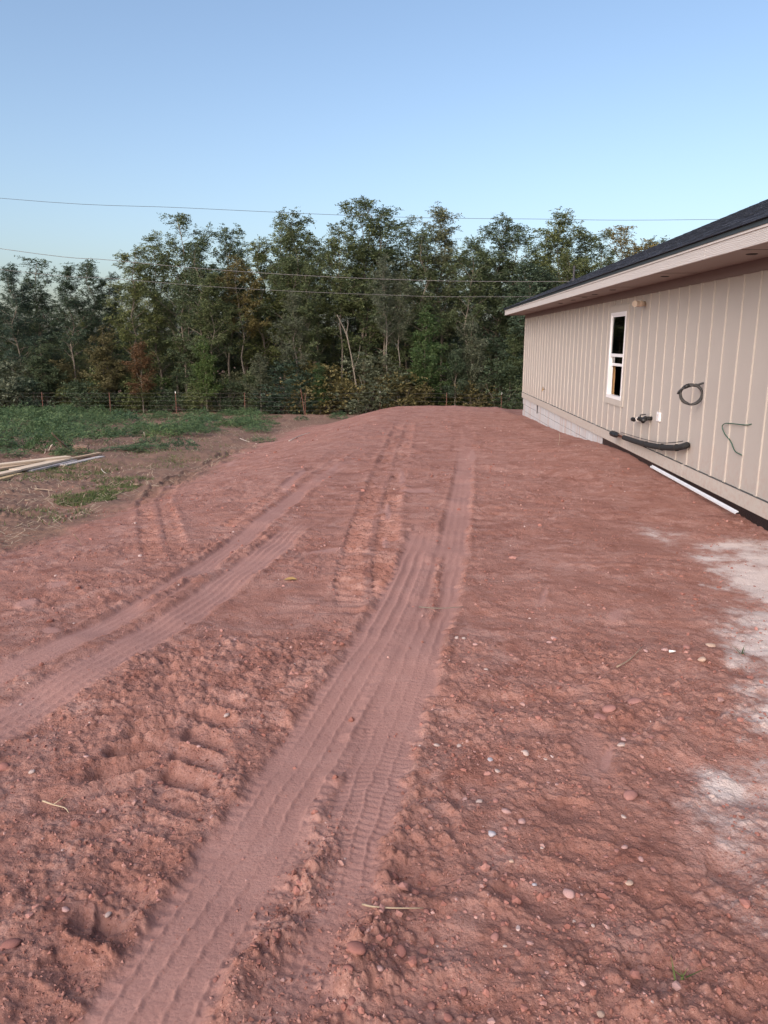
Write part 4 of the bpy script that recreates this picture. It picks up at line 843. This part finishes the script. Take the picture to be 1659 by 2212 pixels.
# flashing strip leaning against the foundation
a, b = Vector((3.52, 10.95, -.155)), Vector((3.48, 7.9, -.16)); u = (b-a).normalized(); sd = Vector((-.028, 0, 0)); fl = MB(a)
fl.add([a, b, b+sd+Vector((0, 0, -.01)), a+sd+Vector((0, 0, -.01)), a+Vector((0, 0, .012)), b+Vector((0, 0, .012)), b+sd+Vector((0, 0, -.022)), a+sd+Vector((0, 0, -.022))], [(0,1,2,3),(0,4,5,1),(3,2,6,7)])
o = fl.build('metal_flashing', M['white'], None, a); md = o.modifiers.new('s', 'SOLIDIFY'); md.thickness = .003
tag(o, 'long white metal flashing strip lying along the foundation', 'flashing'); o.location.z += .05
stick([(1640,1074),(1637,1095),(1639,1113),(1620,1117),(1596,1116)], .005, 'rust', 'rusty wire standing beside the foundation and curling over the dirt', name='wire', lift=[.15, .08, .01, .01, .01], group=None, cat='wire')
def S7(x, y): return ((1250+x/1.3272)/2500*1659, (2000+y/1.3272)/2500*1659)
def S6(x, y): return ((x/1.3272)/2500*1659, (2000+y/1.3272)/2500*1659)
stick([S7(1230,177), S7(1258,178)], .0085, 'plastic', 'small white plastic piece beside a pink stone', name='plastic_piece', group=None, cat='litter')
# dry leaf on the dirt
q = ground_at(628, 1253); q.z = float(ground_z(q.x, q.y)[0]); lf = MB(q)
lv = [(-.055,0,.004),(-.03,-.022,.012),(.01,-.026,.018),(.05,-.004,.01),(.015,.024,.022),(-.025,.02,.016),(0,0,.006)]
lf.add([q+Vector(v) for v in lv], [(0,1,6),(1,2,6),(2,3,6),(3,4,6),(4,5,6),(5,0,6)]); o = lf.build('dry_leaf', M['dryleaf'], None, q); md = o.modifiers.new('s', 'SOLIDIFY'); md.thickness = .001
tag(o, 'curled yellow-brown leaf lying on the red dirt', 'leaf')
# grass tufts on the chalk dust
for px, py, lab, hh in ((1608,1412,'small green grass tuft on the pale chalk dust',.07),(2210*.6636,3190*.6636,'sparse dry grass tuft in the loose foreground dirt',.06)):
    q = ground_at(px, py); n = 7; a = rg.uniform(0, 6.28, n); XY = np.stack([q.x+.015*np.cos(a), q.y+.015*np.sin(a)], 1); V, Q, T = blades(rg, XY, hh, .0035, .6)
    q.z = float(ground_z(q.x, q.y)[0]); tag(link('grass_tuft', leaf_mesh('grass_tuft', V-np.array(q), Q, T), M['grass'], None, q), lab, 'grass', 'grass tufts in the dirt')

# ------------------------------------------------------------------ stones
def rock_mesh(seed, tint, sub=2, ang=.28, sq=(1, 1, .7)):
    r = random.Random(seed); bm = bmesh.new(); bmesh.ops.create_icosphere(bm, subdivisions=sub, radius=1)
    planes = [(Vector((r.gauss(0, 1), r.gauss(0, 1), r.gauss(0, 1))).normalized(), r.uniform(.62, .9)) for _ in range(9)]
    for v in bm.verts:
        for n_, d_ in planes:
            e_ = v.co.dot(n_) - d_
            if e_ > 0: v.co -= n_*e_*(.55+ang)
        v.co *= 1 + r.gauss(0, .035); v.co = Vector((v.co.x*sq[0], v.co.y*sq[1], v.co.z*sq[2]))
    me = bpy.data.meshes.new('stone'); bm.to_mesh(me); bm.free(); me.shade_smooth()
    ca = me.color_attributes.new('tint', 'FLOAT_COLOR', 'POINT'); ca.data.foreach_set('color', [*tint, 1]*len(me.vertices)); me.materials.append(M['stone']); return me
TINT = dict(red=(0.323, 0.173, 0.154), pink=(0.437, 0.287, 0.270), white=(.46, .375, .345), grey=(0.427, 0.416, 0.451), tan=(0.475, 0.356, 0.286), clod=(0.285, 0.139, 0.119))
LAB = dict(red='dusty red rounded stone', pink='pinkish stone', white='whitish quartz stone', grey='pale grey stone', tan='tan stone', clod='crumbly red clay clod')
ST = [('7',483,807,16,'red','round red stone, smoothest of three in a diagonal row'),('7',528,862,20,'pink','pink stone in the middle of a diagonal row of three'),('7',596,895,20,'pink','pink stone with a pale fractured face ending a diagonal row of three'),('7',465,962,20,'grey','angular pale grey stone beside the packed track'),
 ('7',1040,1007,17,'pink','pale pink wedge-shaped stone on loose dirt'),('7',797,1213,26,'pink','large smooth pink stone alone on the loose dirt'),('7',1058,1161,19,'tan','flat tan stone on the loose dirt'),('7',857,1350,22,'red','large dusty red stone with a small white stone beside it'),('7',477,1407,21,'red','red stone at the lip of a pit in the dirt'),
 ('7',1087,392,30,'red','long brick-red stone at the edge of the chalky dust'),('7',968,428,27,'red','flat red stone behind the elongated one'),('7',935,458,30,'red','elongated red stone with a white scar'),('7',1035,545,13,'pink','blocky pink stone touching a rough pinkish-white one'),('7',1025,582,18,'white','pinkish-white rough stone beside a blocky pink one'),('7',1065,790,34,'red','half-buried broad red stone'),
 ('7',412,808,14,'white',None),('7',230,560,14,'white',None),('7',325,555,12,'white',None),('7',460,632,16,'grey',None),('7',612,620,16,'white',None),('7',697,637,10,'white',None),('7',490,685,13,'white',None),('7',312,108,12,'white',None),('7',345,113,9,'white',None),('7',395,138,12,'pink',None),('7',440,240,12,'white',None),('7',465,270,10,'pink',None),
 ('7',553,168,11,'red',None),('7',735,98,14,'pink',None),('7',715,112,14,'pink',None),('7',1213,168,14,'pink','pink stone next to a white plastic piece'),('7',1130,175,12,'pink',None),('7',1305,158,18,'red',None),('7',1370,213,22,'tan','pale tan rough stone near the chalky dust'),('7',1410,130,20,'tan',None),('7',549,1082,12,'tan',None),('7',682,1027,9,'white',None),('7',902,1360,9,'white',None),
 ('7',935,1740,20,'tan',None),('7',325,1172,14,'red',None),('7',350,792,11,'pink',None),('7',745,748,10,'pink',None),('7',710,733,8,'pink',None),('7',1110,1060,13,'pink',None),('7',1415,783,13,'white','white stone on the dusty pink ground'),('7',1035,878,12,'white',None),('7',170,1460,20,'clod',None),('7',70,1475,32,'clod',None),('7',345,1630,20,'clod',None),('7',522,1445,9,'white',None),
 ('7',1150,555,13,'red',None),('7',1085,525,16,'red',None),('7',1080,695,15,'red',None),('7',1165,1105,16,'red',None),('7',1265,905,14,'red',None),('7',650,1170,11,'grey',None),('7',820,1322,9,'white',None),('7',1005,1022,12,'red',None),('7',960,1040,12,'red',None),('7',385,748,13,'red',None),('7',430,945,12,'red',None),('7',855,1205,8,'pink',None),('7',515,1350,18,'clod',None),('7',185,1300,15,'clod',None),('7',160,1330,14,'clod',None),('7',205,1690,22,'clod',None),('7',275,1745,22,'clod',None),
 ('6',137,675,15,'white','bright white angular stone left of the lug prints'),('6',375,613,12,'pink',None),('6',465,1270,17,'white','white stone in the middle of the big lug prints'),('6',1556,1498,12,'white','small white stone on top of the clay heap'),('6',1545,1560,42,'clod','large orange-red clay clod under the small white stone'),('6',1640,1580,18,'pink',None),('6',45,1440,40,'clod','large clay clod at the outer edge of the lug prints'),('6',980,427,15,'white',None),
 ('6',860,570,11,'pink',None),('6',1270,220,10,'white',None),('6',1017,112,9,'pink',None),('6',915,885,10,'pink',None),('6',80,705,9,'red',None),('6',220,460,11,'red',None),('6',430,458,12,'red',None),('6',125,608,11,'red',None),('6',15,645,26,'clod',None),('6',148,850,11,'red',None),('6',630,1180,14,'clod',None),('6',1565,1408,18,'clod',None),('6',1510,1620,26,'clod',None),('6',1520,1710,22,'clod',None),('6',285,1278,20,'pink','flat pinkish stone half buried between lug prints'),('6',930,1590,13,'clod',None),('6',340,1620,14,'clod',None),('6',365,1580,14,'clod',None),('6',1320,1070,10,'clod',None)]
RK = {}
rk = random.Random(77)
PLACE = {'7': lambda y: 'lying on the loose dirt right of the tracks' , '6': lambda y: 'lying in the churned dirt left of the tracks'}
for i, (rgn, x, y, r0, kd, lab) in enumerate(ST):
    px, py = (S7 if rgn == '7' else S6)(x, y); q = ground_at(px, py); dep = (q-Vector((0, 0, EYE))).dot(FW); rad = r0/1.3272/2500/FOC*dep
    vr = i % 5
    if (kd, vr) not in RK: RK[kd, vr] = rock_mesh(100+len(RK), TINT[kd], 2, .45 if kd in ('white', 'grey') else .32, (1.15, .95, .75))
    q.z = float(ground_z(q.x, q.y)[0]) + rad*.12
    o = link('clay_clod' if kd == 'clod' else 'stone', RK[kd, vr], None, None, q); o.scale = (rad*(1.2 if lab and ('long' in lab) else 1.05), rad*.95, rad*(.75 if not lab or 'flat' not in lab else .6)); o.rotation_euler = (rk.uniform(-.3, .3), rk.uniform(-.3, .3), rk.uniform(0, 6.28) if not (lab and 'long' in lab) else .15)
    g_ = f'{kd} stones ' + ('right of the tracks' if rgn == '7' else 'left of the tracks')
    tag(o, lab or f'small {LAB[kd]} {PLACE[rgn](y)}', 'clod' if kd == 'clod' else 'stone', g_)
# gravel and crumbs: uncountable
bm = bmesh.new(); bmesh.ops.create_icosphere(bm, subdivisions=1, radius=1); IV = np.array([v.co[:] for v in bm.verts]); IF = np.array([[v.index for v in f.verts] for f in bm.faces]); bm.free()
rg = np.random.default_rng(15); n = 42000
r_ = np.exp(rg.uniform(math.log(1.35), math.log(24), n)); t_ = rg.uniform(-.72, .72, n) - YAW; x = r_*np.sin(t_); y = r_*np.cos(t_)
zd, pk, sf = detail(x, y); cr = detail.crumb; wh, fd = zone_maps(x, y, pk, sf); cl = fbm(x*.8+31, y*.8+7, 3); lump = fbm(x*2.3+4, y*2.3, 3)
keep = (rg.random(n) < np.clip(.35+.9*lump+.5*cl+cr, .04, 1)*(.55+.45*ss(2.2, 3.4, r_))*(1-.93*sf)*(1-.7*wh)*(1-.25*fd)) & (x < 3.5)
x, y, zd, r_ = x[keep], y[keep], zd[keep], r_[keep]; n = len(x); sz = np.clip(np.exp(rg.normal(math.log(.0035), .60, n)), .002, .018)*(1+.06*np.clip(r_-3, 0, 12))
z = base_height(x, y) + zd + sz*.25
A = rg.uniform(0, 6.28, n); sx, sy, szz = sz*rg.uniform(.8, 1.4, n), sz*rg.uniform(.7, 1.1, n), sz*rg.uniform(.55, .9, n)
J = IV[None]*(1 + rg.normal(0, .24, (n, len(IV), 1))); X_ = J[..., 0]*sx[:, None]; Y_ = J[..., 1]*sy[:, None]; Z_ = J[..., 2]*szz[:, None]
V = np.stack([x[:, None] + X_*np.cos(A)[:, None] - Y_*np.sin(A)[:, None], y[:, None] + X_*np.sin(A)[:, None] + Y_*np.cos(A)[:, None], z[:, None] + Z_], -1).reshape(-1, 3)
F_ = (IF[None] + (np.arange(n)*len(IV))[:, None, None]).reshape(-1, 3)
pal = np.array([(0.310, 0.150, 0.125), (0.271, 0.124, 0.100), (0.358, 0.194, 0.169), (0.407, 0.257, 0.231), (0.465, 0.364, 0.343), (0.242, 0.109, 0.088)]); ci = rg.choice(6, n, p=[.34, .25, .2, .11, .02, .08]); C = np.repeat(np.concatenate([pal[ci], np.ones((n, 1))], 1), len(IV), 0)
print('gravel', n)
tag(link('gravel', fast_mesh('gravel', V, F_, {'tint': C}, False), M['stone']), 'small pebbles and clay crumbs strewn over the red dirt', 'gravel', kind='stuff')

OV = np.array([(1,0,0),(-1,0,0),(0,1,0),(0,-1,0),(0,0,1),(0,0,-1)], float); OF = np.array([(4,0,2),(4,2,1),(4,1,3),(4,3,0),(5,2,0),(5,1,2),(5,3,1),(5,0,3)])
n = 70000; r_ = np.exp(rg.uniform(math.log(1.35), math.log(11), n)); t_ = rg.uniform(-.68, .68, n) - YAW; x = r_*np.sin(t_); y = r_*np.cos(t_)
zd, pk, sf = detail(x, y); cr = detail.crumb; wh, fd = zone_maps(x, y, pk, sf); lump = fbm(x*3.1+14, y*3.1, 3)
keep = (rg.random(n) < np.clip(.4+1.1*lump+cr, .05, 1)*(1-.96*sf)*(1-.8*wh)) & (x < 3.5); x, y, zd, r_ = x[keep], y[keep], zd[keep], r_[keep]; n = len(x)
sz = np.clip(np.exp(rg.normal(math.log(.0030), .5, n)), .0016, .010)*(1+.08*np.clip(r_-3, 0, 8)); z = base_height(x, y) + zd + sz*.2
J = OV[None]*rg.uniform(.55, 1.3, (n, 6, 1)) + rg.normal(0, .15, (n, 6, 3)); A = rg.uniform(0, 6.28, n)[:, None]; J = J*sz[:, None, None]
V = np.stack([x[:, None] + J[..., 0]*np.cos(A) - J[..., 1]*np.sin(A), y[:, None] + J[..., 0]*np.sin(A) + J[..., 1]*np.cos(A), z[:, None] + J[..., 2]*.75], -1).reshape(-1, 3)
pal = np.array([(.29, .148, .122), (.25, .122, .10), (.33, .185, .158), (.22, .105, .085)]); C = np.repeat(np.concatenate([pal[rg.choice(4, n, p=[.35, .3, .2, .15])], np.ones((n, 1))], 1), 6, 0)
print('crumbs', n)
tag(link('soil_crumbs', fast_mesh('soil_crumbs', V, (OF[None] + (np.arange(n)*6)[:, None, None]).reshape(-1, 3), {'tint': C}), M['stone']), 'fine angular clay crumbs between the tyre tracks', 'soil', kind='stuff')
